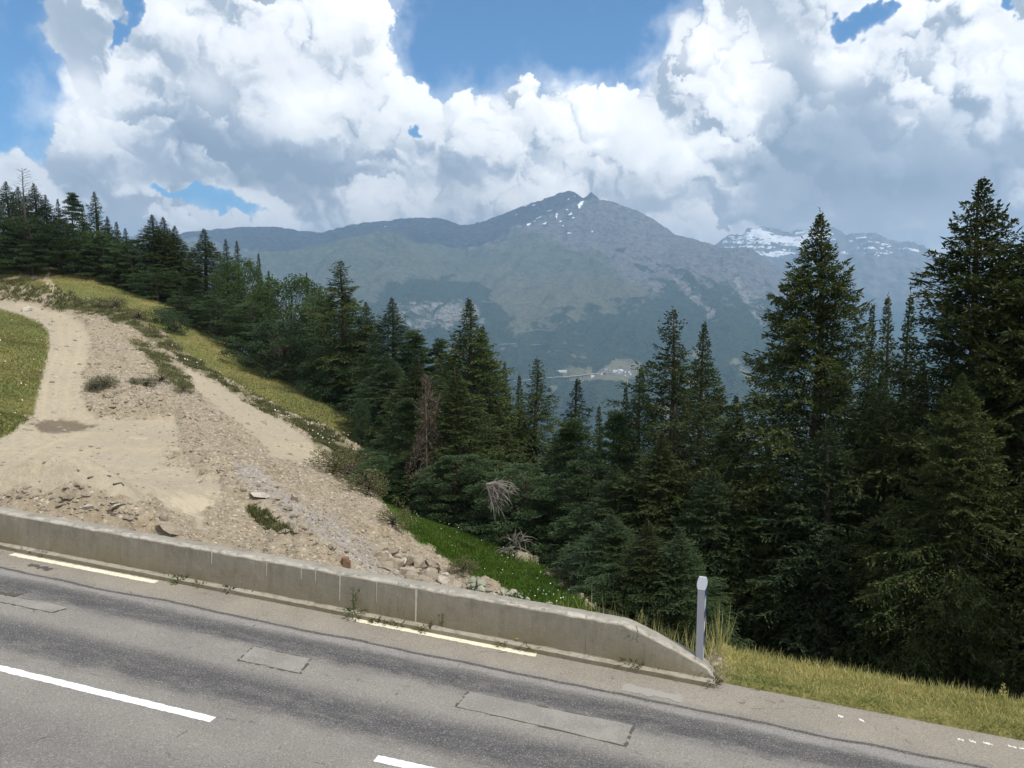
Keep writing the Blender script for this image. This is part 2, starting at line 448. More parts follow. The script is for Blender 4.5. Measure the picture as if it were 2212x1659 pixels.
# ---- zones measured on the photograph, kept as ground types of the terrain itself
Z_TRACK = [(-60,640),(0,645),(60,655),(110,675),(150,680),(185,700),(196,740),(188,780),(180,830),(186,880),(210,905),(380,905),(395,950),(340,990),(480,1040),(470,1110),(430,1150),(395,1125),(330,1092),(250,1078),(190,1050),(100,1046),(0,1056),(-300,1070),(-300,960),(0,950),(40,930),(72,900),(85,840),(98,790),(108,745),(104,715),(84,695),(40,678),(0,668),(-60,660)]
Z_LEFTGRASS = [(-400,640),(-60,660),(0,668),(40,678),(84,695),(104,715),(108,745),(98,790),(85,840),(72,900),(40,930),(0,950),(-400,990)]
Z_MEADOW = [(-400,500),(0,555),(100,572),(200,590),(300,625),(360,655),(420,700),(500,750),(600,810),(700,860),(830,925),(900,960),(900,1010),(830,1000),(760,960),(700,925),(600,880),(500,830),(420,780),(340,710),(300,690),(260,665),(200,650),(120,640),(60,620),(-400,610)]
Z_WEEDS = [(130,640),(220,650),(270,665),(310,690),(345,715),(420,775),(500,835),(600,885),(700,930),(760,970),(830,1005),(850,1060),(800,1060),(750,1020),(700,975),(620,905),(560,880),(470,825),(400,790),(340,750),(270,700),(200,680),(120,668)]
Z_PATCHY = [(-60,600),(150,630),(180,660),(120,668),(60,650),(-60,640)]
Z_LUSH = [(815,1080),(860,1090),(950,1120),(1060,1170),(1150,1220),(1280,1320),(1300,1345),(1180,1330),(1120,1305),(1060,1265),(1000,1240),(960,1200),(900,1160),(850,1130)]
Z_RIDGEWEED = [(300,735),(350,760),(385,800),(420,830),(415,850),(385,840),(350,805),(310,765),(270,735)]
Z_PATCHWEED = [(515,1090),(560,1100),(620,1140),(640,1165),(600,1160),(550,1125)]
Z_CHUTE = [(400,790),(470,830),(560,885),(620,915),(700,980),(720,1010),(650,1000),(590,990),(520,920),(450,870),(400,830)]
Z_GREY = [(500,1010),(600,1060),(700,1120),(800,1180),(900,1240),(900,1290),(780,1240),(700,1180),(600,1110),(540,1060)]
Z_PALE = [(370,1060),(480,1062),(485,1085),(470,1120),(400,1140),(380,1110),(330,1090),(290,1075)]
Z_PALE2 = [(275,940),(320,944),(318,952),(280,948)]
Z_PUDDLE = [(72,917),(95,909),(150,908),(190,918),(215,920),(190,928),(130,936),(90,935)]
Z_PATH = [(-20,608),(20,598),(60,595),(95,600),(105,590),(92,583),(84,580),(96,578),(112,588),(106,600),(125,625),(150,645),(145,648),(110,628),(95,606),(60,600),(20,604),(-20,614)]
Z_FOREST_E = [(100,575),(200,592),(300,628),(360,658),(420,704),(500,755),(600,815),(700,865),(830,930),(900,965)]
def zones(x, y, z):
    """ground types as numbers: A = meadow, lush grass, weeds ; B = packed tan, grey scree, pale silt ; C = forest floor, wet, path"""
    px, py = project(np.stack([x, y, z], -1)); d = np.hypot(x, y)
    s, t = st(x, y)
    nz = fbm(x * .35, y * .35, 4, 5); nz2 = fbm(x * 1.7, y * 1.7, 3, 9)
    jit = (nz * 9 + nz2 * 7) * np.clip(50 / d, .4, 1.4)
    def m(poly, soft=4, j=1.0, lo=0, hi=400):
        return sstep(-soft, soft, poly_sd(px, py, poly) + jit * j) * (d > lo) * (d < hi)
    track = np.where(d > 45, m(Z_TRACK, 3, .5, 22, 130), m(Z_TRACK, 9, 2.6, 22, 130))
    leftg = m(Z_LEFTGRASS, 3, .8, 35, 130)
    meadow = m(Z_MEADOW, 3, .8, 45, 150)
    weeds = m(Z_WEEDS, 5, 1.6, 38, 130)
    patchy = m(Z_PATCHY, 6, 1, 90, 130) * sstep(-.1, .15, nz2)
    lush = m(Z_LUSH, 3, 1.2, 17, 45)
    rw = np.maximum(m(Z_RIDGEWEED, 5, 1.5), m(Z_PATCHWEED, 3, 1.2))
    chute = m(Z_CHUTE, 6, .8, 38, 80)
    grey = m(Z_GREY, 12, 1.5, 18, 45)
    pale = np.maximum(m(Z_PALE, 4, 1.4), m(Z_PALE2, 2, .5)) * sstep(-.25, .1, nz2)
    pale = np.maximum(m(Z_PALE, 30, 1.0), m(Z_PALE2, 6, .5))
    wet = m(Z_PUDDLE, 2, .25, 36, 60)
    path = m(Z_PATH, 1.5, .05, 90, 130)
    for ln, wd in (([(92,905),(98,840),(116,780),(134,740),(130,700),(100,674),(40,658)], 5), ([(148,905),(144,840),(160,790),(174,745),(168,708),(135,682),(60,662)], 5), ([(118,905),(122,840),(138,780),(152,742),(147,700),(112,676)], 2.5),
                   ([(0,1020),(60,985),(120,955),(200,935),(300,930)], 5), ([(0,1045),(80,1005),(160,980),(260,968),(340,975)], 4)):
        dl = np.abs(poly_sd(px, py, ln + ln[-2:0:-1]))
        path = np.maximum(path, .48 * sstep(wd + 3, 0, dl + nz2 * 3) * track)
    verge = sstep(S_END + .0, S_END + .35, s + nz2 * .2) * sstep(.05, .15, t) * (t < 4)
    # what the photograph does not show: forest floor down the slope, grass above
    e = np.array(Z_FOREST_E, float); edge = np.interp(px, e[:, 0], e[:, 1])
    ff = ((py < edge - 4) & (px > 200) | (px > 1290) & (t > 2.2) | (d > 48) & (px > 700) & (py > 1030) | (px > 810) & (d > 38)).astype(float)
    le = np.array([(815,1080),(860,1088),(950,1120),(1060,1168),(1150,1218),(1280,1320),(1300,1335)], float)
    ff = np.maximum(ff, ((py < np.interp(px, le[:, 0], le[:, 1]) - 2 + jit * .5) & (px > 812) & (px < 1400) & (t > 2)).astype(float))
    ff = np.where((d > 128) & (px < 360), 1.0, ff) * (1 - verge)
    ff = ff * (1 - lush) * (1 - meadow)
    grass = np.clip(meadow + leftg * (1 - track) + verge, 0, 1)
    out = dict(A=np.stack([grass, lush, np.clip(weeds + rw + .75 * patchy, 0, 1)], -1),
               B=np.stack([np.clip(track + chute, 0, 1), grey, pale], -1),
               C=np.stack([ff, wet, path], -1), verge=verge, chute=chute, track=track, leftg=leftg, meadow=meadow, weeds=weeds, lush=lush, rw=rw, patchy=patchy)
    return out
def ground_z(x, y, rough=True):
    x = np.asarray(x, float); y = np.asarray(y, float)
    z0 = ground_base(x, y)
    return z0
def ground_full(x, y):
    z0 = ground_base(x, y); zo = zones(x, y, z0)
    soil = 1 - np.clip(zo['A'].max(-1) + zo['C'][..., 0], 0, 1)
    rubble = soil * (1 - .85 * zo['B'][..., 0])
    s, t = st(x, y); fade = sstep(.4, 1.6, t)
    lumps = ridged(x * .55, y * .55, 4, 3) * .10 + fbm(x * 2.6, y * 2.6, 3, 31) * .12 + fbm(x * .22, y * .22, 3, 77) * .35
    z = z0 + fade * (rubble * lumps + .03 * fbm(x * 1.3, y * 1.3, 3, 8) + zo['A'][..., 2] * .14 * (fbm(x * 1.5, y * 1.5, 3, 14) + .3))
    return z, zo
az = np.radians(np.concatenate([np.arange(-64, -36, .7), np.arange(-36, 36.01, .15), np.arange(36.7, 64, .7)]))
rr = [11.0]
while rr[-1] < 205: rr.append(rr[-1] * 1.0078)
rr = np.array(rr)
gx = rr[:, None] * np.sin(az)[None]; gy = rr[:, None] * np.cos(az)[None]
gz, zo = ground_full(gx, gy)
V = np.stack([gx, gy, gz], -1).reshape(-1, 3)

# ---- ground material
def ground_material():
    m, t, b = new_mat('hillside_ground', .95, .1)
    P = pos(t)
    A = t.sep(t.attr('zoneA').outputs['Color']); B = t.sep(t.attr('zoneB').outputs['Color']); C = t.sep(t.attr('zoneC').outputs['Color'])
    n1, _ = t.noise(P, .5, 6, .6); n2, _ = t.noise(P, 4.0, 6, .65); n3, _ = t.noise(P, 22.0, 4, .6); n4, _ = t.noise(P, .12, 3, .5)
    _, vc = t.vor(P, 7.0); vd, _ = t.vor(P, 7.0, 'F1'); vs = t.sep(vc)[0]
    _, vc2 = t.vor(P, 2.6); vs2 = t.sep(vc2)[0]
    soil = t.mix(t.ss(n2, .3, .7), (.190, .150, .100), (.33, .272, .190))
    soil = t.mix(t.ss(n1, .35, .65, 0, .5), soil, (.31, .265, .20))
    stone = t.mix(vs, (.20, .165, .12), (.50, .44, .35))
    soil = t.mix(t.m('MULTIPLY', t.ss(vs, .62, .75), t.ss(vd, .45, .25, 0, .8)), soil, stone)
    soil = t.mix(t.m('MULTIPLY', t.ss(n3, .55, .7), .5), soil, (.50, .43, .33))
    soil = t.mix(t.m('MULTIPLY', t.ss(n3, .42, .30), .55), soil, (.12, .09, .06))
    tan = t.mix(t.ss(n2, .3, .7), (.325, .275, .195), (.41, .350, .255))
    tan = t.mix(t.ss(n1, .35, .65, 0, .45), tan, (.315, .278, .215))
    tan = t.mix(t.m('MULTIPLY', t.ss(n3, .5, .75), .35), tan, (.47, .42, .34))
    c = t.mix(t.m('MULTIPLY', B[0], .93), soil, tan)
    grey = t.mix(t.ss(n3, .3, .7), (.17, .155, .145), (.40, .365, .335))
    c = t.mix(t.m('MULTIPLY', B[1], t.ss(n2, .3, .5, .25, .9)), c, grey)
    c = t.mix(t.ss(t.m('ADD', B[2], t.m('MULTIPLY', t.m('ADD', t.m('MULTIPLY', t.m('SUBTRACT', n2, .5), 1.4), t.m('MULTIPLY', t.m('SUBTRACT', n1, .5), 2.2)))), .55, .95, 0, .75), c, (.47, .40, .29))
    wetc = t.mix(1.0, c, (.44, .40, .36), 'MULTIPLY')
    c = t.mix(C[1], c, wetc)
    mead = t.mix(t.ss(n1, .3, .68), (.105, .115, .034), (.195, .170, .066))
    mead = t.mix(t.ss(n4, .40, .62, 0, .8), mead, (.085, .112, .032))
    mead = t.mix(t.ss(n2, .35, .7, 0, .45), mead, (.27, .225, .08))
    mead = t.mix(t.ss(n3, .5, .8, 0, .4), mead, (.09, .10, .03))
    c = t.mix(A[0], c, mead)
    c = t.mix(C[2], c, (.42, .35, .23))
    lush = t.mix(t.ss(n2, .3, .7), (.035, .080, .010), (.085, .140, .018))
    c = t.mix(A[1], c, lush)
    weed = t.mix(t.ss(n2, .35, .65), (.085, .085, .038), (.18, .160, .085))
    c = t.mix(t.m('MULTIPLY', A[2], t.ss(n3, .3, .5, .45, 1.0)), c, weed)
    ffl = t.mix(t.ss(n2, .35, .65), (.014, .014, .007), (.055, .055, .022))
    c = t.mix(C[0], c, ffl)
    t.put(b.inputs['Base Color'], c)
    h = t.m('ADD', t.m('MULTIPLY', n3, .5), t.m('ADD', t.m('MULTIPLY', n2, .8), t.m('MULTIPLY', vd, .35)))
    bump(t, b, h, .75, .06)
    t.put(b.inputs['Roughness'], t.m('SUBTRACT', .97, t.m('MULTIPLY', C[1], .45)))
    return m
M_GROUND = ground_material()
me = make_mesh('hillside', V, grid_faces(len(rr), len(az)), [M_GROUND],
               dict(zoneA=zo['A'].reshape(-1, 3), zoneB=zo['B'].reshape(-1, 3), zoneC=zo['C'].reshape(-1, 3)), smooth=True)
link('hillside', me, kind='structure')
# ------------------------------------------------------------------ the valley and the massif across it
CREST = np.array([(-900,560),(-300,540),(100,522),(200,517),(300,513),(385,508),(430,500),(480,495),(530,490),(600,490),(650,497),(700,503),(740,492),(790,481),(840,477),(880,471),(930,470),(960,473),(1000,487),(1040,479),(1085,463),(1120,448),(1150,438),(1180,429),(1205,417),(1226,412),(1243,418),(1257,427),(1267,422),(1272,415),(1281,421),(1293,432),(1306,433),(1322,437),(1345,446),(1379,458),(1413,478),(1452,506),(1490,516),(1530,528),(1560,535),(1600,534),(1613,534),(1640,556),(1695,592),(1760,640),(1830,690),(1950,760),(2100,820),(2400,860),(3000,900)], float)
SHOULD = np.array([(-900,600),(200,600),(300,596),(450,580),(520,560),(560,546),(640,541),(700,528),(760,514),(800,504),(833,498),(862,503),(890,518),(930,538),(960,552),(1010,556)], float)
KM = [(-600,560,10.5),(0,530,11),(385,507,11.2),(560,490,11.2),(700,503,11.2),(880,471,11),(1000,487,10.8),(1120,448,10.7),(1226,412,10.5),(1272,415,10.4),(1379,458,10),(1452,506,9.7),(1560,532,9.4),(1640,560,9.1),(1760,640,8.6),(1950,760,7.8),(2200,840,7.2),
      (600,541,8.8),(760,515,8.8),(833,498,8.8),(890,518,8.9),(300,596,8.6),(930,540,9.0),(700,555,9.7),(850,535,9.8),(950,540,9.9),(500,560,9.8),
      (1100,560,8.9),(1200,500,9.6),(1300,560,8.7),(1350,500,9.4),(1450,600,8.2),(1450,560,8.8),(1000,620,8),(1200,640,7.8),(1400,680,7.3),(1600,640,8),(850,600,7.9),(950,592,8.1),(850,680,7.35),(1000,700,7.3),(1200,720,6.9),(1400,740,6.7),(1600,740,6.8),(1200,780,6.3),(1350,800,6.2),(1500,820,6),(1100,790,6.2),
      (1200,850,5.6),(1300,900,5.2),(1200,960,4.9),(1600,900,5.4),(2000,900,5.6),(1300,1000,4.5),(600,800,6),(200,800,6),(600,640,8),(200,640,8),(-400,700,7.5),(2600,950,5.5),(2600,820,7.5)]
kp = [at_d(a, b_, c_ * 1000) for a, b_, c_ in KM]
for px in (-900, -300, 300, 700, 1000, 1300, 1700, 2200, 2900):
    for d, z in ((190, None), (900, -300), (2200, -720), (3600, -960), (12500, 500), (14000, -200)):
        p = at_d(px, 800, d)
        if z is None: z = float(ground_base(np.array(p[0]), np.array(p[1]))) - 2
        kp.append(np.array([p[0], p[1], z]))
kp = np.array(kp); kn = len(kp)
def _kk(ax, ay, bx, by): return np.sqrt((ax - bx) ** 2 + (ay - by) ** 2 + 200. ** 2)
_B = np.zeros((kn + 3, kn + 3)); _B[:kn, :kn] = -_kk(kp[:, None, 0], kp[:, None, 1], kp[None, :, 0], kp[None, :, 1]) - np.eye(kn) * 8
_B[:kn, kn] = 1; _B[:kn, kn + 1] = kp[:, 0] / 1e3; _B[:kn, kn + 2] = kp[:, 1] / 1e3; _B[kn:, :kn] = _B[:kn, kn:].T
_kw = np.linalg.solve(_B, np.concatenate([kp[:, 2], [0, 0, 0]]))
def kz(x, y):
    z = _kw[kn] + _kw[kn + 1] * x / 1e3 + _kw[kn + 2] * y / 1e3
    for i in range(kn): z = z - _kw[i] * _kk(x, y, kp[i, 0], kp[i, 1])
    return z
pxc = np.concatenate([np.arange(-900, -40, 20), np.arange(-40, 2240, 3.6), np.arange(2240, 3000, 20)])
caz = np.arctan((pxc - CX) / (FD * math.cos(PITCH)))
dr = np.concatenate([np.geomspace(185, 4300, 40)[:-1], np.linspace(4300, 12200, 330)])
mx = dr[:, None] * np.sin(caz)[None]; my = dr[:, None] * np.cos(caz)[None]
mz = kz(mx, my)
far = sstep(3800, 5200, dr)[:, None]
rg = ridged(mx / 900, my / 900, 6, 41, .5); rg2 = fbm(mx / 2200 + 3, my / 2200, 4, 91)
# gullies run down the fall line
q1 = (mx * .80 - my * .25)
gl = ridged(q1 / 420, my / 2600, 4, 61, .55)
mz = mz + far * (rg * 95 + rg2 * 60 + gl * 50 + fbm(mx / 120, my / 120, 4, 7) * 16)
def fit(crest, lo, hi, cen, wid, amp):
    """lift or lower the crest so that each azimuth peaks where it was measured"""
    global mz
    win = (dr > lo) & (dr < hi)
    cols = np.arange(len(pxc))
    te = np.interp(pxc, crest[:, 0], crest[:, 1]) + amp * fbm(pxc / 14, pxc * 0 + .3, 4, 5)
    X, Y, Z = ray(pxc, te); tgt = Z / np.hypot(X, Y)
    ok = (pxc <= crest[-1, 0]) & (pxc >= crest[0, 0])
    g = np.exp(-np.linspace(-2.2, 2.2, 61) ** 2); g /= g.sum()
    upper = 1 if hi > 11500 else (1 - sstep(cen + 250, cen + wid, dr))[:, None]
    for it in range(7):
        e = (mz[win] - CAM[2]) / dr[win][:, None]
        cur = e.max(0); dc = dr[win][e.argmax(0)]
        dlt = np.where(ok, tgt - cur, 0)
        if it < 3:                        # broad shape first, without streaks
            dlt = np.convolve(np.pad(dlt, 30, 'edge'), g, 'valid')
            w = sstep(cen - wid, cen, dr)[:, None] * upper
        else:                             # then only the crest itself
            w = np.exp(-((dr[:, None] - dc[None]) / 260.) ** 2)
        mz = mz + dlt[None] * dr[:, None] * w
fit(CREST, 6800, 13000, 9000, 2600, 3.0)
fit(SHOULD, 7700, 9300, 8500, 1300, 1.5)
px2, py2 = project(np.stack([mx, my, mz], -1))
def massif_zones():
    n1 = fbm(mx / 260, my / 260, 5, 21); n2 = fbm(mx / 70, my / 70, 4, 23); n3 = fbm(mx / 900, my / 900, 3, 29)
    fl = np.array([(-900,660),(600,720),(700,690),(820,735),(1000,745),(1100,722),(1180,702),(1240,684),(1300,668),(1400,640),(1480,596),(1560,610),(1700,650),(1900,700),(2100,760),(3000,800)], float)
    line = np.interp(px2, fl[:, 0], fl[:, 1])
    fr = sstep(-46, 46, (py2 - line) + n1 * 62 + n2 * 32)
    cl = [(812,650),(838,612),(905,604),(948,605),(972,592),(985,594),(972,606),(1045,613),(1062,628),(1058,645),(1085,668),(1112,690),(1090,716),(1100,745),(900,760),(780,740),(700,700),(740,672)]
    fr = np.maximum(fr, sstep(-14, 14, poly_sd(px2, py2, cl) + n2 * 6))
    spur = [(1335,520),(1380,545),(1480,600),(1600,690),(1660,760),(1500,700),(1420,640)]
    fr = np.maximum(fr, sstep(-10, 10, poly_sd(px2, py2, spur) + n1 * 40 + n2 * 20 - 12) * .8)
    cliff = sstep(-8, 8, poly_sd(px2, py2, [(850,655),(900,645),(1000,640),(1040,660),(1060,700),(1000,710),(900,720),(840,700)]) + n2 * 22 - 6)
    cliff = cliff * .6 * sstep(.25, .75, ridged(q1 / 90, my / 500, 3, 3))
    clear = sstep(.22, .42, fbm(mx / 210 + 9, my / 330, 4, 57)) * sstep(740, 770, py2) * .8
    vil = sstep(-6, 6, poly_sd(px2, py2, [(1215,812),(1300,800),(1330,775),(1380,778),(1392,800),(1370,825),(1300,822),(1235,825)]) + n2 * 8)
    gap = [(1540, 700), (1500, 655), (1460, 615), (1440, 590), (1475, 605), (1530, 655), (1570, 700)]
    scree = sstep(-5, 9, poly_sd(px2, py2, gap) + n2 * 16 + n1 * 10) * .7
    scree = np.maximum(scree, sstep(-5, 5, poly_sd(px2, py2, [(1600,600),(1640,640),(1660,700),(1630,690),(1600,650),(1570,600)]) + n2 * 16 + n1 * 12) * .5)
    rl = np.array([(-900,540),(380,530),(700,530),(940,505),(1000,540),(1100,505),(1200,520),(1280,545),(1360,600),(1450,660),(1600,700),(1700,720),(2200,780)], float)
    rock = sstep(-50, 50, (np.interp(px2, rl[:, 0], rl[:, 1]) - py2) + n1 * 34 + n2 * 16)
    rock = np.where((pxc[None] < 1000) & (dr[:, None] < 9300), rock * .35, rock)
    brown = sstep(-30, 30, poly_sd(px2, py2, [(990,620),(1180,600),(1380,620),(1400,650),(1240,690),(1120,710),(1080,650)]) + n1 * 30)
    return fr * (1 - cliff) * (1 - clear) * (1 - scree) * (1 - .85 * vil), rock, np.clip(cliff + scree, 0, 1), brown, np.clip(clear + vil, 0, 1), n2
fr, rock, scree, brown, clear, n2_ = massif_zones()
# trees stand proud of the ground
mz = mz + sstep(.4, .6, fr) * far * (5 + 7 * np.abs(fbm(mx / 26, my / 26, 2, 71)) * 2)
MV = np.stack([mx, my, mz], -1)
def massif_material():
    m, t, b = new_mat('massif', 1.0, .0)
    P = pos(t)
    A = t.sep(t.attr('zoneA').outputs['Color']); B = t.sep(t.attr('zoneB').outputs['Color'])
    n1, _ = t.noise(P, .004, 6, .6); n2, _ = t.noise(P, .018, 5, .65); n3, _ = t.noise(P, .05, 3, .6)
    nf, _ = t.noise(P, .012, 8, .72); nr, _ = t.noise(P, .007, 7, .7)
    crisp = lambda v, n_, k: t.ss(t.m('ADD', v, t.m('MULTIPLY', t.m('SUBTRACT', n_, .5), k)), .46, .54)
    mead = t.mix(t.ss(n1, .35, .65), (.066, .084, .056), (.105, .115, .078))
    mead = t.mix(t.ss(n2, .4, .7, 0, .5), mead, (.20, .185, .115))
    mead = t.mix(t.m('MULTIPLY', B[0], .4), mead, (.165, .142, .092))
    rockc = t.mix(t.ss(n2, .3, .7), (.085, .084, .086), (.21, .20, .19))
    c = t.mix(crisp(A[1], nr, 1.3), mead, rockc)
    c = t.mix(crisp(A[2], nr, 2.2), c, t.mix(t.ss(n2, .35, .65), (.15, .14, .125), (.28, .265, .24)))
    c = t.mix(t.m('MULTIPLY', B[1], .75), c, t.mix(n2, (.14, .14, .07), (.26, .225, .15)))
    forest = t.mix(t.ss(n3, .3, .7), (.018, .032, .020), (.058, .078, .040))
    c = t.mix(crisp(A[0], nf, 2.5), c, forest)
    t.put(b.inputs['Base Color'], c)
    h = t.m('ADD', n2, t.m('MULTIPLY', n3, .6))
    bump(t, b, h, 1.0, 34.0)
    return m
M_MASSIF = massif_material()
sh = MV.shape[:2]
me = make_mesh('mountain_massif', MV.reshape(-1, 3), grid_faces(*sh), [M_MASSIF],
               dict(zoneA=np.stack([fr, rock, scree], -1).reshape(-1, 3), zoneB=np.stack([brown, clear, n2_ * 0], -1).reshape(-1, 3)), smooth=True)
link('mountain_massif', me, kind='structure')
# lookup of the massif surface by image point (nearest visible vertex) so that things stand on it
_vis = (mz - CAM[2]) / dr[:, None]
_run = np.maximum.accumulate(_vis, 0)
def on_massif(px, py):
    j = int(np.argmin(np.abs(pxc - px)))
    X, Y, Z = ray(px, py); tg = Z / math.hypot(X, Y)
    i0 = int(np.searchsorted(dr, 3500))
    run = np.maximum.accumulate(_vis[i0:, j])
    i = i0 + int(np.argmax(run >= tg)) if (run >= tg).any() else len(dr) - 1
    i = max(i, 1)
    a, b_ = _vis[i - 1, j], _vis[i, j]
    f = np.clip((tg - a) / (b_ - a + 1e-12), 0, 1)
    d = dr[i - 1] + (dr[i] - dr[i - 1]) * f; z = mz[i - 1, j] + (mz[i, j] - mz[i - 1, j]) * f
    k = d / math.hypot(X, Y)
    return np.array([X * k, Y * k, z])

# ---- the snowy range behind
SN = np.array([(1300,640),(1500,560),(1541,526),(1565,507),(1593,506),(1606,494),(1640,490),(1661,493),(1688,502),(1729,494),(1753,484),(1794,494),(1815,507),(1842,503),(1880,503),(1890,512),(1924,522),(1958,523),(1982,532),(2003,552),(2043,569),(2200,620),(2400,660),(3000,700)], float)
spx = np.arange(1300, 2990, 3.0); saz = np.arctan((spx - CX) / (FD * math.cos(PITCH)))
sd = np.linspace(12300, 17500, 150)
sx = sd[:, None] * np.sin(saz)[None]; sy = sd[:, None] * np.cos(saz)[None]
tt = sstep(12300, 16200, sd)[:, None] * (1 - .35 * sstep(16200, 17500, sd)[:, None])
X, Y, Z = ray(spx, np.interp(spx, SN[:, 0], SN[:, 1])); crz = Z / np.hypot(X, Y) * 16200 + 6
X, Y, Z = ray(spx, np.interp(spx, [1300, 3000], [800, 860])); baz = Z / np.hypot(X, Y) * 12300
sz = baz[None] + (crz - baz)[None] * tt
sz = sz + (ridged(sx / 1500, sy / 1500, 5, 141) * 110 + fbm(sx / 300, sy / 300, 4, 143) * 45) * sstep(12300, 13500, sd)[:, None]
for _ in range(3):
    te = np.interp(spx, SN[:, 0], SN[:, 1]) + 4.5 * fbm(spx / 13, spx * 0, 4, 8)
    X, Y, Z = ray(spx, te); tg = Z / np.hypot(X, Y)
    sz = sz + ((tg - ((sz - CAM[2]) / sd[:, None]).max(0))[None] * sd[:, None]) * sstep(14000, 16000, sd)[:, None]
qx, qy = project(np.stack([sx, sy, sz], -1))
band = ridged(sx / 900 + .4 * fbm(sx / 500, sy / 500, 3, 5), sz / 85 + sx / 1400, 4, 171, .6)
snow = sstep(1.25, 1.6, band + .12 * sstep(560, 510, qy) + .35 * fbm(sx / 260, sz / 120, 3, 9) - .25 * sstep(1740, 1800, qx) - .9 * sstep(545, 580, qy) - .3 * (qx < 1560) - .45 * sstep(9, 2, qy - np.interp(qx, SN[:, 0], SN[:, 1])) - .12)
def range_material():
    m, t, b = new_mat('snowy_range', 1.0, .0)
    P = pos(t); A = t.sep(t.attr('zoneA').outputs['Color'])
    n2, _ = t.noise(P, .006, 6, .65); n3, _ = t.noise(P, .02, 3, .6)
    c = t.mix(t.ss(n2, .35, .65), (.10, .10, .095), (.21, .20, .18))
    c = t.mix(A[1], c, (.03, .05, .028))
    c = t.mix(t.ss(t.m('ADD', A[0], t.m('MULTIPLY', t.m('SUBTRACT', n3, .5), .5)), .40, .60), c, (.85, .87, .9))
    t.put(b.inputs['Base Color'], c); bump(t, b, n2, .8, 60.0)
    return m
me = make_mesh('snowy_range', np.stack([sx, sy, sz], -1).reshape(-1, 3), grid_faces(len(sd), len(spx)), [range_material()],
               dict(zoneA=np.stack([snow, sstep(620, 700, qy), snow * 0], -1).reshape(-1, 3)), smooth=True)
link('snowy_range', me, kind='structure')

# ---- snow patches left on the summit: each a thin irregular sheet lying on the rock
M_SNOW = flat_mat('snow', (.88, .90, .93), .7, .3, .04, .01)
SP = [(1135,1318,22,6),(1225,1288,18,8),(1310,1262,22,5),(1500,1243,20,5),(1460,1262,8,6),(1535,1293,22,12),(1530,1312,8,9),(1470,1358,13,9),(1385,1368,9,17),(1340,1335,16,4),(1275,1378,18,5),(1210,1420,14,7),(1310,1415,12,6),(1410,1402,10,4),(1465,1476,14,3),(1130,1360,8,4),(1240,1300,12,5),(1490,1380,8,4),(1610,1467,7,4),(1190,1307,12,3),(1450,1328,7,4),(1245,1400,8,3),(1425,1430,6,3),(1655,1268,6,5),(300,1432,6,3)]
mb = MB()
random.seed(4)
for zx, zy, rx, ry in SP:
    cx_, cy_ = (1350 + zx / 1.58) * .54, zy / 1.58 * .54
    if zx == 300: cx_, cy_ = 832, 490
    rx *= .3418; ry *= .3418; n = 12; ring = []; V_ = []
    tilt = random.uniform(-.5, -.1)
    for k in range(n):
        a = 2 * math.pi * k / n; r_ = random.uniform(.65, 1.3)
        p = on_massif(cx_ + rx * r_ * math.cos(a), cy_ + ry * r_ * math.sin(a) + tilt * rx * math.cos(a) * r_)
        V_.append(p)
    V_ = np.array(V_); 
    c0 = V_.mean(0); keep = np.linalg.norm(V_ - c0, axis=1) < 900
    dirv = -np.array([c0[0], c0[1], 0]); dirv /= np.linalg.norm(dirv)
    off = dirv * 14 + np.array([0, 0, 5.0])
    V_ = V_ + off; c0 = c0 + off
    mb.add(np.vstack([V_, c0[None]]), [(k, (k + 1) % n, n) for k in range(n)])
link('snow', mb.mesh('snow', [M_SNOW], True), kind='stuff')

# ---- air between here and the mountains
mh, th, bh = new_mat('haze_air'); th.n.remove(bh)
HAZE = 7.6e-5
vol = th.node('ShaderNodeVolumePrincipled', ins={'Color': (.44, .70, 1.0), 'Density': HAZE, 'Anisotropy': .2})
th.l.new(vol.outputs[0], th.n['Material Output'].inputs['Volume'])
mb = MB(); mb.box(-16000, -400, -1200, 16000, 18500, 1480)
hz = link('haze', mb.mesh('haze', [mh]), kind='stuff')
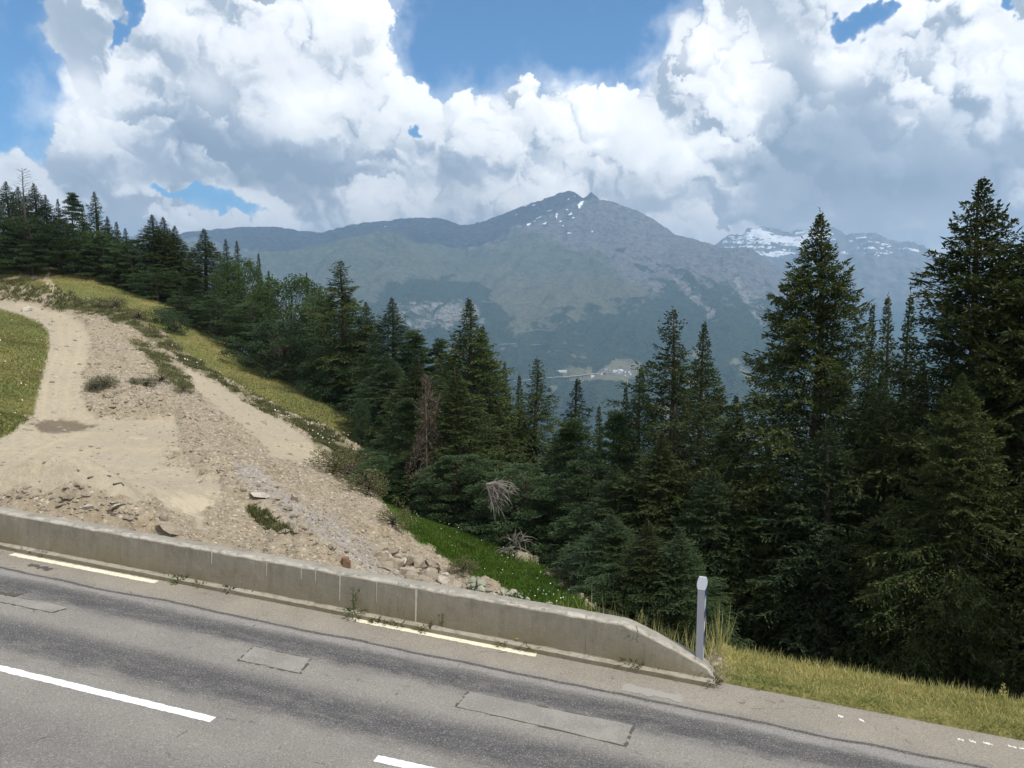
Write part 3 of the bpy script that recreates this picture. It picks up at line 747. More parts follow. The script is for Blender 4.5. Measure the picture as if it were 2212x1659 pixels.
# ------------------------------------------------------------------ road, shoulder and markings
def road_material():
    m, t, b = new_mat('asphalt', .88, .25)
    P = pos(t)
    T = t.attr('rt')     # across the road: 0 at the wall foot, negative towards the camera
    tv = T.outputs['Fac']
    sv = t.attr('rs').outputs['Fac']
    st_ = t.comb(t.m('MULTIPLY', sv, .10), tv, 0)
    st2 = t.comb(t.m('MULTIPLY', sv, .35), tv, 0)
    na, _ = t.noise(st_, 2.0, 4, .6); nb, _ = t.noise(st2, 5.0, 5, .65)
    g1, _ = t.noise(P, 38.0, 5, .85); g2, _ = t.noise(P, 45.0, 3, .6); n1, _ = t.noise(P, .8, 4, .6)
    base = t.mix(t.ss(n1, .3, .7), (.186, .172, .152), (.235, .217, .190))
    base = t.mix(t.ss(na, .4, .65, 0, .45), base, (.19, .18, .165))
    c = t.mix(.0, base, base)
    wob = t.m('ADD', tv, t.m('ADD', t.m('MULTIPLY', t.m('SUBTRACT', na, .5), .35), t.m('MULTIPLY', t.m('SUBTRACT', nb, .5), .35)))
    def band(cen, w, amt, colr):
        nonlocal c
        f = t.m('MULTIPLY', t.ss(t.m('ABSOLUTE', t.m('SUBTRACT', wob, cen)), w, w * .25), amt)
        f = t.m('MULTIPLY', f, t.ss(nb, .25, .6, .55, 1.0))
        c = t.mix(f, c, colr)
    # worn wheel tracks rubbed dark with bitumen
    band(-1.62, .50, .92, (.050, .048, .052))
    band(-3.30, .72, .88, (.050, .049, .054))
    band(-2.45, .40, .35, (.225, .21, .185))
    band(-5.9, 1.3, .55, (.105, .103, .100))
    band(-1.18, .13, .5, (.26, .245, .24))
    # dusty tan edge by the wall
    c = t.mix(t.ss(wob, -1.05, -.75, 0, .75), c, t.mix(t.ss(n1, .3, .7), (.235, .205, .160), (.285, .248, .190)))
    # sealed joint: a bitumen line that wanders along the lane edge
    jl, _ = t.noise(t.comb(t.m('MULTIPLY', sv, .45), 0, 3), 1.0, 3, .6)
    jw, _ = t.noise(t.comb(t.m('MULTIPLY', sv, 1.3), 7, 3), 1.0, 3, .6)
    jd = t.m('ABSOLUTE', t.m('SUBTRACT', tv, t.m('ADD', -1.02, t.m('MULTIPLY', t.m('SUBTRACT', jl, .5), .30))))
    c = t.mix(t.m('MULTIPLY', t.ss(jd, t.m('ADD', .028, t.m('MULTIPLY', jw, .06)), t.m('MULTIPLY', jw, .040)), .9), c, (.055, .048, .042))
    # fine cracks
    vd, _ = t.vor(t.vm('ADD', P, t.vm('SCALE', t.noise(P, 3.0, 3)[1], .25)), .55, 'DISTANCE_TO_EDGE')
    crack = t.m('MULTIPLY', t.ss(vd, .012, .004), t.ss(nb, .5, .62))
    c = t.mix(t.m('MULTIPLY', crack, .7), c, (.07, .06, .05))
    c = t.mix(t.ss(g1, .51, .66, 0, .62), c, (.42, .40, .37))
    c = t.mix(t.ss(g1, .48, .34, 0, .68), c, (.05, .047, .045))
    t.put(b.inputs['Base Color'], c)
    bump(t, b, t.m('ADD', g1, t.m('MULTIPLY', g2, .5)), .55, .008)
    return m
M_ROAD = road_material()
ss_ = np.arange(-75, 45.01, .5); ts_ = np.concatenate([np.arange(-9.0, -.01, .5), [.04, .16, .3]])
S_, T_ = np.meshgrid(ss_, ts_, indexing='ij'); X_, Y_ = xy(S_, T_)
Zr = P1[2] - SL * S_ - np.where(T_ > .2, .12, 0) - np.where(T_ > .1, .02, 0)
nc = len(ts_)
me = make_mesh('road', np.stack([X_, Y_, Zr], -1).reshape(-1, 3), grid_faces(len(ss_), nc)[:, ::-1], [M_ROAD],
               dict(rs=S_.ravel(), rt=T_.ravel()))
link('road', me, kind='structure')

def paint_mat(name, c, wear):
    m, t, b = new_mat(name, .6, .3)
    P = pos(t); n, _ = t.noise(P, 30.0, 4, .7); n2, _ = t.noise(P, 2.5, 4, .6); g, _ = t.noise(P, 110.0, 2, .7)
    cc = t.mix(t.ss(n2, .35, .7, 0, .35), c, tuple(x * .82 for x in c))
    cc = t.mix(t.ss(t.m('ADD', n, t.m('MULTIPLY', n2, .5)), .95 - wear, 1.05 - wear), cc, (.27, .24, .20))
    cc = t.mix(t.ss(g, .45, .25, 0, .35), cc, (.35, .32, .28))
    t.put(b.inputs['Base Color'], cc); bump(t, b, g, .4, .004)
    return m
M_PW = paint_mat('white_road_paint', (.80, .79, .76), .02); M_PY = paint_mat('cream_road_paint', (.74, .69, .53), .10)
def strip(name, a, b, w, mat, label, jag=.008, dz=.004, n=40, cat='road marking', group='painted road markings', seed=1, kind=None):
    """a painted line or patch on the road between two road points"""
    rs = np.random.RandomState(seed)
    s0, t0 = st(a[0], a[1]); s1, t1 = st(b[0], b[1])
    f = np.linspace(0, 1, n); S = s0 + (s1 - s0) * f; T = t0 + (t1 - t0) * f
    off = rs.uniform(-1, 1, (2, n)) * jag
    pts = []
    for k, sg in enumerate((-1, 1)):
        x, y = xy(S, T + sg * w / 2 + off[k]); pts.append(np.stack([x, y, P1[2] - SL * S + dz], -1))
    V = np.concatenate(pts); F = np.array([(i, i + 1, n + i + 1, n + i) for i in range(n - 1)])
    c0 = V.mean(0)
    me = make_mesh(name, V - c0, F, [mat])
    return link(name, me, label=label, cat=cat, group=group, loc=c0)
def rp(px, py): return at_road(px, py)
strip('centre_line_dash', rp(-130, 1412), rp(460, 1555), .155, M_PW, 'white centre line dash crossing the left lower edge of the picture', n=90)
strip('centre_line_dash', rp(812, 1638), rp(1330, 1755), .155, M_PW, 'white centre line dash cut off by the bottom edge of the picture', seed=2, n=90)
strip('edge_line_dash', rp(25, 1197), rp(338, 1258), .16, M_PY, 'cream edge line dash at the foot of the wall on the left', seed=3, jag=.012, n=90)
strip('edge_line_dash', rp(757, 1337), rp(1158, 1416), .15, M_PY, 'worn cream edge line dash near the middle of the wall foot', seed=4, jag=.014, n=110)
M_PWW = paint_mat('worn_road_paint', (.72, .70, .65), .16)
for k, (x0, y0, x1, y1) in enumerate([(2068,1596,2082,1600),(2094,1600,2108,1604),(2124,1604,2144,1609),(2178,1611,2196,1616),(2202,1616,2230,1623),(1855,1553,1867,1559),(1810,1546,1822,1549)]):
    strip('paint_flake', rp(x0, y0), rp(x1, y1), .05, M_PWW, 'small flake of worn white paint left beside the grass verge', seed=10 + k, jag=.02, n=8, cat='paint flake', group='worn paint flakes along the grass verge')
# ---- repaired patches: pale fill framed by a dark seam
def patch_material():
    m, t, b = new_mat('patched_asphalt', .9, .15); P = pos(t)
    g, _ = t.noise(P, 38.0, 5, .85); n, _ = t.noise(P, 1.6, 4, .6)
    c = t.mix(t.ss(n, .35, .65), (.205, .194, .172), (.262, .246, .216))
    c = t.mix(t.ss(g, .51, .66, 0, .5), c, (.42, .40, .36)); c = t.mix(t.ss(g, .48, .34, 0, .5), c, (.09, .085, .08))
    t.put(b.inputs['Base Color'], c); return m
M_PATCH = patch_material()
M_SEAM = flat_mat('bitumen_seam', (.085, .076, .066), .8, .25, .4, 9.0)
def patch(q, label, seed):
    rs = np.random.RandomState(seed)
    P = np.array([rp(*p) for p in q]); c = P.mean(0)
    def ring(scale_in, n=14, jag=.012):
        out = []
        for i in range(4):
            a, b = P[i], P[(i + 1) % 4]
            for k in range(n):
                p = a + (b - a) * k / n; d = c - p; d = d / np.linalg.norm(d)
                out.append(p + d * scale_in + rs.uniform(-jag, jag, 3) * [1, 1, 0])
        o = np.array(out); s, t = st(o[:, 0], o[:, 1]); o[:, 2] = P1[2] - SL * s; return o
    inner = ring(.02); outer = ring(-.020, jag=.018); n = len(inner)
    e = bpy.data.objects.new('road_patch', None); col.objects.link(e); e.location = c
    e['label'] = label; e['category'] = 'road patch'; e['group'] = 'rectangular repairs in the asphalt'
    me = bpy.data.meshes.new('fill'); me.from_pydata(((inner + [0, 0, .008]) - c).tolist(), [], [list(range(n))[::-1]]); me.materials.append(M_PATCH)
    link('fill', me, parent=e)
    V = np.concatenate([inner - [0, 0, -.004], outer + [0, 0, .004]]) - c
    F = [(i, (i + 1) % n, n + (i + 1) % n, n + i) for i in range(n) if rs.rand() > .28]
    so = link('seam', make_mesh('seam', V, np.array(F), [M_SEAM]), parent=e); so['kind'] = 'stuff'
patch([(548,1396),(672,1424),(648,1456),(515,1427)], 'short pale rectangular asphalt repair left of the longer one', 1)
patch([(1012,1494),(1370,1568),(1350,1612),(985,1527)], 'long pale rectangular asphalt repair in the middle of the lane', 2)
patch([(-40,1278),(130,1308),(155,1314),(118,1325),(-40,1296)], 'pale asphalt repair cut off by the left edge of the picture', 3) if False else patch([(-40,1276),(152,1313),(112,1324),(-40,1293)], 'pale asphalt repair cut off by the left edge of the picture', 3)
strip('bitumen_stain', rp(-20, 1279), rp(42, 1286), .13, M_SEAM, 'black bitumen stain beside the pale repair at the left edge', seed=31, jag=.05, n=12, cat='stain', group=None, dz=.012)
strip('bitumen_stain', rp(62, 1220), rp(110, 1231), .14, M_SEAM, 'dark bitumen stain under the left cream edge line', seed=32, jag=.05, n=12, cat='stain', group=None, dz=.005)
M_LIGHT = flat_mat('pale_asphalt', (.29, .272, .245), .9, .15, .15, 70.0)
strip('asphalt_fill', rp(1345, 1484), rp(1475, 1510), .24, M_LIGHT, 'pale asphalt fill at the lane edge in front of the wall end', seed=33, jag=.04, n=14, cat='road patch', group=None, dz=.005)

# ------------------------------------------------------------------ the concrete wall
def concrete_material():
    m, t, b = new_mat('weathered_concrete', .92, .15)
    tc = t.n.new('ShaderNodeTexCoord').outputs['Object']
    P = pos(t)
    n1, _ = t.noise(P, .9, 5, .6); n2, _ = t.noise(P, 7.0, 5, .65); n3, _ = t.noise(P, 60.0, 3, .7)
    x, y, z = t.sep(tc)[0:3]
    # streaks that run down the face
    sv, _ = t.noise(t.comb(t.m('MULTIPLY', x, 7.0), y, t.m('MULTIPLY', z, .6)), 1.5, 4, .6)
    c = t.mix(t.ss(n1, .3, .7), (.235, .215, .180), (.310, .285, .240))
    c = t.mix(t.ss(n2, .35, .65, 0, .35), c, (.20, .185, .155))
    c = t.mix(t.ss(sv, .50, .72, 0, .45), c, (.17, .150, .115))
    n5, _ = t.noise(P, 2.6, 6, .7); c = t.mix(t.ss(n5, .50, .66, 0, .55), c, (.155, .138, .110)); c = t.mix(t.ss(n5, .45, .33, 0, .4), c, (.38, .35, .30))
    face = t.attr('rough').outputs['Fac']
    c = t.mix(t.m('MULTIPLY', face, t.ss(n2, .38, .52, .1, 1)), c, (.52, .48, .41))
    foot_tone = t.attr('foot_tone').outputs['Fac']
    c = t.mix(t.m('MULTIPLY', foot_tone, t.ss(n1, .2, .7, .35, 1)), c, (.185, .155, .095))  # darker and browner on the footing and towards the wall foot
    pv, _ = t.vor(P, 14.0); c = t.mix(t.m('MULTIPLY', t.ss(pv, .12, .07), .8), c, (.09, .08, .065))
    pv2, _ = t.vor(P, 9.0); c = t.mix(t.m('MULTIPLY', t.ss(pv2, .09, .05), .6), c, (.5, .47, .40))
    c = t.mix(t.ss(n3, .5, .75, 0, .25), c, (.42, .39, .33))
    t.put(b.inputs['Base Color'], c)
    bump(t, b, t.m('ADD', n2, t.m('MULTIPLY', n3, .35)), .45, .02)
    return m
M_CONC = concrete_material()
s_b = float(st(*at_road(1345, 1440)[:2])[0])            # where its top starts to slope down
def wall_mesh(s0, s1):
    n = max(2, int((s1 - s0) / .12)); S = np.linspace(s0, s1, n)
    rs = np.random.RandomState(int(abs(s0) * 10))
    rows = []; rough = []; foot_tone = []
    for s in S:
        f = np.clip((s - s_b) / (S_END - s_b), 0, 1)
        hh = .80 - .55 * f ** 1.15 + (.012 * rs.randn() if f > .8 else 0)
        if s > S_END - .25: hh -= .14 * ((s - S_END + .25) / .25) ** 2
        ch = .030 + .008 * abs(rs.randn()) * (rs.rand() < .4)     # broken arris
        pl = .10 if s < S_END - 1.4 else .10 * max(0, (S_END - s) / 1.4)
        prof = [(-.16 - pl * .0, -.25), (-.16, .075), (-.155, .085), (-.055, .105), (-.05, .12), (.0, hh - ch - .03), (.02, hh - ch), (.02 + ch * .9, hh - .004), (.10, hh), (.28, hh - .005), (.33, hh - .03), (.40, -1.6)]
        rows.append([(s, t_, h_) for t_, h_ in prof])
        rough.append([.1, .3, .55, .5, .2, 0, .6 + .4 * rs.rand(), .9 * rs.rand(), .1, 0, 0, 0])
        foot_tone.append([.9, .9, .5, .5, 1, .15, 0, 0, 0, 0, 0, .5])
    A = np.array(rows); s, t_, h_ = A[..., 0], A[..., 1], A[..., 2]
    x, y = xy(s, t_); z = P1[2] - SL * s + h_
    m_ = A.shape[1]; V = np.stack([x, y, z], -1).reshape(-1, 3)
    V += np.random.RandomState(3).normal(0, .003, V.shape)
    F = grid_faces(n, m_)
    F = [tuple(f) for f in F] + [tuple(range(m_)), tuple(range((n - 1) * m_, n * m_))[::-1]]
    return V, F, np.array(rough).ravel(), np.array(foot_tone).ravel()
wall = bpy.data.objects.new('concrete_barrier', None); col.objects.link(wall)
wx_, wy_ = xy(0, 0); wall.location = (wx_, wy_, P1[2])
wall['label'] = 'long low grey concrete wall along the road with a sloping end'; wall['category'] = 'barrier'
wall.rotation_euler = (0, 0, math.atan2(RD[1], RD[0]))
bpy.context.view_layer.update()
Wi = np.array(wall.matrix_basis.inverted())
joints = sorted(list(np.arange(-74, -16, 6.0)) + [float(st(*at_road(px, py)[:2])[0]) for px, py in ((415, 1250), (857, 1350), (1262, 1430))])
edges = [-75.0] + [j for j in joints if j > -74.5 and j < S_END - .5] + [S_END]
for a, b_ in zip(edges[:-1], edges[1:]):
    if b_ - a < .8: continue
    V, F, rg_, dp_ = wall_mesh(a + .0015, b_ - .0015)
    Vl = V @ Wi[:3, :3].T + Wi[:3, 3]
    me = bpy.data.meshes.new('wall_section'); me.from_pydata(Vl.tolist(), [], F); me.materials.append(M_CONC)
    for nm, ar in (('rough', rg_), ('foot_tone', dp_)):
        at_ = me.attributes.new(nm, 'FLOAT', 'POINT'); at_.data.foreach_set('value', ar.astype(np.float32))
    link('wall_section', me, parent=wall)
# pale mortar runs down the face
M_MORT = flat_mat('pale_mortar', (.48, .44, .36), .9, .1, .2, 30.0)
for k, (px, py, L, w) in enumerate([(428,1235,.24,.035),(542,1263,.28,.03),(621,1277,.22,.03),(653,1283,.22,.025),(705,1295,.5,.03),(857,1345,.66,.05),(770,1325,.4,.02)]):
    s, t_ = st(*at_road(px, py + 50)[:2])
    mb = MB(); n = 8
    L0 = .74
    Vq = []
    rs = np.random.RandomState(k)
    for i in range(n):
        z_ = L0 - L * i / (n - 1); tt_ = -.05 + .05 * (z_ - .12) / .6 - .006
        ww = w * (1 - .5 * i / n) * rs.uniform(.7, 1.2)
        for sg in (-1, 1):
            xx, yy = xy(s + sg * ww / 2, tt_); Vq.append((xx, yy, P1[2] - SL * s + z_))
    Vq = np.array(Vq) @ Wi[:3, :3].T + Wi[:3, 3]
    me = make_mesh('mortar_streak', Vq, np.array([(2 * i, 2 * i + 1, 2 * i + 3, 2 * i + 2) for i in range(n - 1)]), [M_MORT])
    link('mortar_streak', me, parent=wall)

# ---- the bank the viewer stands on, behind the near edge of the road
bs = np.arange(-75, 46, 1.5); bt = np.array([-9.0, -8.6, -9.4, -10.5, -12, -14, -17, -22, -40, -120, -400])
bh_ = np.array([-.02, -.3, .05, .5, 1.6, 3.2, 4.3, 4.6, 4.9, 10, 40])
S_, T_ = np.meshgrid(bs, bt, indexing='ij'); X_, Y_ = xy(S_, T_)
Zb = P1[2] - SL * S_ + bh_[None] + .06 * perlin(X_, Y_, 3)
Zb[:, 1] = P1[2] - SL * S_[:, 1] - .3
me = make_mesh('roadside_bank', np.stack([X_, Y_, Zb], -1).reshape(-1, 3), grid_faces(len(bs), len(bt)), [M_GROUND],
               dict(zoneA=np.tile([1, 0, 0], (Zb.size, 1)), zoneB=np.zeros((Zb.size, 3)), zoneC=np.zeros((Zb.size, 3))), smooth=True)
link('roadside_bank', me, kind='structure')

# ------------------------------------------------------------------ the marker post at the wall's end
M_POST = flat_mat('grey_enamel', (.36, .37, .42), .35, .5, .05, 12.0)
M_POST_LIT = flat_mat('lit_enamel', (.42, .43, .48), .4, .5, .04, 9.0)  # post grey made lighter: light on the slanted head put into the colour
M_BLUE = flat_mat('blue_reflector', (.010, .030, .22), .3, .5, .1, 20.0)
M_SILV = flat_mat('silver_reflector', (.55, .56, .60), .3, .5, .1, 20.0)
def marker_post():
    b0 = at_road(1512, 1450); s, t_ = st(b0[0], b0[1])
    x, y = xy(s, .16); zb = P1[2] - SL * s + .17
    e = bpy.data.objects.new('marker_post', None); col.objects.link(e); e.location = (x, y, zb); e.rotation_euler = (R(.3), R(.4), math.atan2(RD[1], RD[0]) + R(-6))
    e['label'] = 'grey snow marker post with blue and silver bands standing on the end of the wall'; e['category'] = 'marker post'
    tp = at_d(1513, 1248, np.hypot(x, y)); H = float(tp[2] - zb)
    w, dp = .062, .10; hs = H - .20
    prof = [(-w, -.045), (w, -.045), (w, dp - .02), (w * .6, dp), (-w * .6, dp), (-w, dp - .02)]
    n = len(prof); V = []; F = []
    V += [(a, b, -.18) for a, b in prof]; V += [(a, b, hs) for a, b in prof]
    F += [(i, (i + 1) % n, n + (i + 1) % n, n + i) for i in range(n)] + [tuple(range(n))[::-1], tuple(range(n, 2 * n))]
    me = bpy.data.meshes.new('shaft'); me.from_pydata(V, [], F); me.materials.append(M_POST); link('shaft', me, parent=e)
    # slanted head: an oval face leaning back from the front edge
    V = []; m_ = 9; F = []
    ws = [.062, .074, .080, .082, .082, .080, .075, .068, .058]
    for k in range(m_):
        f = k / (m_ - 1); zz = hs + .003 + .195 * f; yf = -.047 + .085 * f; V += [(-ws[k], yf, zz), (ws[k], yf, zz), (ws[k], dp - .002, zz - .0), (-ws[k], dp - .002, zz)]
    for k in range(m_ - 1):
        for j in range(4): F.append((4 * k + j, 4 * k + (j + 1) % 4, 4 * k + 4 + (j + 1) % 4, 4 * k + 4 + j))
    F += [(3, 2, 1, 0), (4 * m_ - 4, 4 * m_ - 3, 4 * m_ - 2, 4 * m_ - 1)]
    me = bpy.data.meshes.new('slanted_head'); me.from_pydata(V, [], F); me.materials.append(M_POST_LIT); link('slanted_head', me, parent=e)
    # bands on the right side, blue and silver in turn, cut on a slant
    k = 0; z0 = -.05; lens = [.20, .22, .19, .21, .16]
    z1 = hs + .02
    seq = []; zc = z1
    for i, L in enumerate([.19, .20, .20, .20, .25]):
        seq.append((zc - L, zc, M_BLUE if i % 2 == 0 else M_SILV)); zc -= L
    for a, b, mt in seq:
        a = max(a, -.12); sl = .06
        q = w + .003
        V = [(q, -.040, a), (q, dp - .022, a + sl), (q, dp - .022, b + sl), (q, -.040, b), (q - .002, -.040, a), (q - .002, dp - .022, a + sl), (q - .002, dp - .022, b + sl), (q - .002, -.040, b)]
        me = bpy.data.meshes.new('reflective_band'); me.from_pydata(V, [], [(0, 1, 2, 3), (4, 7, 6, 5), (0, 4, 5, 1), (1, 5, 6, 2), (2, 6, 7, 3), (3, 7, 4, 0)]); me.materials.append(mt)
        link('reflective_band', me, parent=e)
marker_post()
# ------------------------------------------------------------------ trees
def leaf_material(name, c0, c1, c2=None, trans=.22, rnd=.25):
    m = bpy.data.materials.new(name); m.use_nodes = True; t = NT(m.node_tree); b = t.n['Principled BSDF']
    b.inputs['Roughness'].default_value = .62; b.inputs['Specular IOR Level'].default_value = .22
    v = t.attr('v').outputs['Fac']
    oi = t.n.new('ShaderNodeObjectInfo').outputs['Random']
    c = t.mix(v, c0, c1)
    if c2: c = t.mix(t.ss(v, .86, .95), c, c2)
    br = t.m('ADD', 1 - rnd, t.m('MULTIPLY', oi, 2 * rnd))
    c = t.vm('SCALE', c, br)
    t.put(b.inputs['Base Color'], c)
    tr = t.n.new('ShaderNodeBsdfTranslucent'); t.put(tr.inputs['Color'], t.vm('MULTIPLY', c, (1.3, 1.25, .7)))
    mx_ = t.n.new('ShaderNodeMixShader'); mx_.inputs[0].default_value = trans
    t.l.new(b.outputs[0], mx_.inputs[1]); t.l.new(tr.outputs[0], mx_.inputs[2])
    t.l.new(mx_.outputs[0], t.n['Material Output'].inputs['Surface'])
    return m
M_SPRUCE = leaf_material('spruce_needles', (.014, .027, .011), (.060, .082, .019), (.105, .10, .04))
M_SPRUCE2 = leaf_material('deep_green_needles', (.018, .036, .018), (.056, .084, .030))
M_PINE = leaf_material('pine_needles', (.024, .046, .022), (.064, .100, .040))
M_LEAF = leaf_material('green_leaves', (.032, .062, .020), (.080, .130, .038), trans=.3)
M_LEAF2 = leaf_material('dark_green_leaves', (.024, .048, .022), (.055, .092, .040), trans=.25)
M_RED = leaf_material('dead_needles', (.07, .050, .042), (.145, .105, .085), trans=.1)
M_BARK = flat_mat('spruce_bark', (.075, .060, .048), .95, .1, .4, 12.0)
M_BARKG = flat_mat('bleached_wood', (.24, .21, .185), .9, .1, .35, 14.0)
M_BARKD = flat_mat('dead_bark', (.085, .075, .070), .95, .1, .3, 10.0)

def shoots(B, D, L, W, rs, roll=None):
    """one pointed blade per row: base B, unit direction D, length L, width W"""
    n = len(B)
    ref = rs.normal(size=(n, 3)); ref[:, 2] += .0
    sd_ = np.cross(D, ref); sd_ /= (np.linalg.norm(sd_, axis=1, keepdims=True) + 1e-9)
    mid = B + D * (L * .5)[:, None]
    V = np.empty((n, 4, 3))
    V[:, 0] = B; V[:, 1] = mid + sd_ * (W * .5)[:, None]; V[:, 2] = B + D * L[:, None]; V[:, 3] = mid - sd_ * (W * .5)[:, None]
    return V
def norm(a): return a / (np.linalg.norm(a, axis=-1, keepdims=True) + 1e-9)
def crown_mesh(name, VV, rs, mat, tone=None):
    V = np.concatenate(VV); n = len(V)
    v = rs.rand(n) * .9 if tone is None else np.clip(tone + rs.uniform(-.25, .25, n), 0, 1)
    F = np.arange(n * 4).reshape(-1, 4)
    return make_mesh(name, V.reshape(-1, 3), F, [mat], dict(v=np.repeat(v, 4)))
def trunk_mesh(H, r0, rs, mat, lean=.15, limbs=(), n=7):
    mb = MB()
    zs = np.linspace(-1.0, H, 12)
    ph = rs.uniform(0, 6.28)
    pts = [(lean * math.sin(z * .23 + ph), lean * math.cos(z * .19 + ph), z) for z in zs]
    mb.tube(pts, [max(.015, r0 * (1 - max(z, 0) / H) ** .8 * (1.15 if z < .6 else 1)) for z in zs], n)
    for pts, r_ in limbs: mb.tube(pts, np.linspace(r_, r_ * .25, len(pts)), 3, cap=False)
    return mb.mesh('trunk', [mat], True)

def make_spruce(seed, H=20., Rc=3.3, nb=240, tw=15, sh_=6, low=.05, expo=1.0, droop=.22, irr=.25, mat=None, mass=1.0, bare=0, gap=0.0, mat_bark=None, fine=1.0, sat=.66):
    rs = np.random.RandomState(seed)
    VV = []; limbs = []; bares = []; tones = []
    for i in range(nb):
        f = low + (1 - low) * (((i + rs.rand()) / nb) ** .96)            # 0 bottom .. 1 top
        z0 = f * H * .985
        prof = min(1.0, (1 - f) / sat) ** (expo * 1.12)
        if f < .15: prof *= .85 + 1.0 * f
        side = 1 + irr * math.sin(3 * f * 6.28 + seed) * .5
        L = max(.04, Rc * prof * side * (rs.uniform(1 - irr * 1.4, 1 + irr * .5) * (1.0 if rs.rand() > .06 else 1.22)) + .05)
        small = .26 + .74 * min(1, L / .9)
        a = i * 2.39996 + rs.uniform(-.5, .5)
        if gap and math.sin(a * 1.0 + f * 9 + seed) > 1 - gap and f < .8: L *= .45
        h = np.array([math.cos(a), math.sin(a), 0.])
        rise = (1.05 * f - .20 + rs.uniform(-.12, .12)) * (1.0 if f < .88 else 1.6)
        dr_ = droop * (1 - f) * 1.75 + .12
        def P(u): return np.array([0, 0, z0]) + h * (L * u)[..., None] + np.array([0, 0, 1.]) * (L * (rise * u - dr_ * u * u + .16 * u ** 4))[..., None]
        n = max(4, int(tw * (L / Rc) ** .55 * 1.15)) if f < .93 else 4
        us = np.sort(1 - rs.rand(n) ** 1.25 * .88) if L > .8 else rs.uniform(.05, 1, n)
        base = P(us); tan = norm(P(us + .02) - base)
        sgn = np.where(np.arange(n) % 2 == 0, 1., -1.)[:, None]
        sv = np.cross(tan, [0, 0, 1.]); sv = norm(sv)
        lt = L * .36 * (1.05 - us) ** .55 * rs.uniform(.6, 1.2, n) + .16 * small
        tdir = norm(tan * .75 + sv * sgn * .9 + np.array([0, 0, -.25 - .35 * (1 - f)]) + rs.normal(0, .12, (n, 3)))
        # needle shoots sitting on each twig, many hang down
        k = sh_
        q = np.tile(np.linspace(.05, 1, k), (n, 1)) + rs.uniform(-.08, .08, (n, k))
        B = base[:, None] + tdir[:, None] * (lt[:, None] * q)[..., None]
        B = B + np.array([0, 0, -1.]) * (lt[:, None] * q ** 2 * .28)[..., None]
        hang = rs.rand(n, k)
        D = tdir[:, None] * .75 + rs.normal(0, .38, (n, k, 3)) + np.array([0, 0, 1.]) * np.where(hang < .7 * (1 - f) + .10, -1.25, .22)[..., None]
        D = norm(D).reshape(-1, 3); B = B.reshape(-1, 3)
        Ls = rs.uniform(.12, .27, len(B)) * small * fine
        Ws = rs.uniform(.05, .085, len(B)) * mass * (.6 + .4 * small) * fine
        VV.append(shoots(B, D, Ls, Ws, rs))
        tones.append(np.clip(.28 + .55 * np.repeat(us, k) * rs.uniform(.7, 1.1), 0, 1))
        # the bough's own spine and needles along it
        m_ = max(3, int(L * 6)); uu = np.linspace(.15, 1, m_); Bb = P(uu); Tb = norm(P(uu + .03) - Bb)
        VV.append(shoots(Bb, norm(Tb + rs.normal(0, .25, (m_, 3)) + [0, 0, .15]), rs.uniform(.22, .4, m_) * small, rs.uniform(.06, .1, m_) * mass, rs))
        tones.append(np.full(m_, .6))
        if L > .9 and i % 2 == 0:
            limbs.append((P(np.array([0, .25, .45, .65])), .010 + .009 * L))
    # leader
    B = np.column_stack([np.zeros(14), np.zeros(14), np.linspace(H * .965, H, 14)])
    VV.append(shoots(B, norm(rs.normal(0, .55, (14, 3)) + [0, 0, .9]), np.linspace(.15, .10, 14), np.full(14, .035), rs)); tones.append(np.full(14, .5))
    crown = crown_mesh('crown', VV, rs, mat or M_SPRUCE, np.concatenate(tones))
    trunk = trunk_mesh(H * .985, .0125 * H + .02, rs, mat_bark or M_BARK, .12, limbs)
    bm = None
    if bare:
        mb = MB()
        for i in range(bare):
            z0 = rs.uniform(.06, .55) * H; a = rs.uniform(0, 6.28); L = rs.uniform(.9, 2.3); h = np.array([math.cos(a), math.sin(a), 0])
            pts = [np.array([0, 0, z0]) + h * L * u + np.array([0, 0, -.25 * L * u + .12 * math.sin(u * 5 + i)]) for u in (0, .35, .7, 1)]
            mb.tube(pts, [.03, .024, .016, .007], 4, cap=False)
            for j in range(3):
                p = pts[1 + j]; e_ = p + h * .25 + rs.normal(0, .18, 3) + [0, 0, -.12]; mb.tube([p, e_], [.010, .004], 3, cap=False)
        bm = mb.mesh('bare_branches', [M_BARKG], True)
    return dict(H=H, R=Rc, parts=[('trunk', trunk), ('crown', crown)] + ([('bare_branches', bm)] if bm else []))
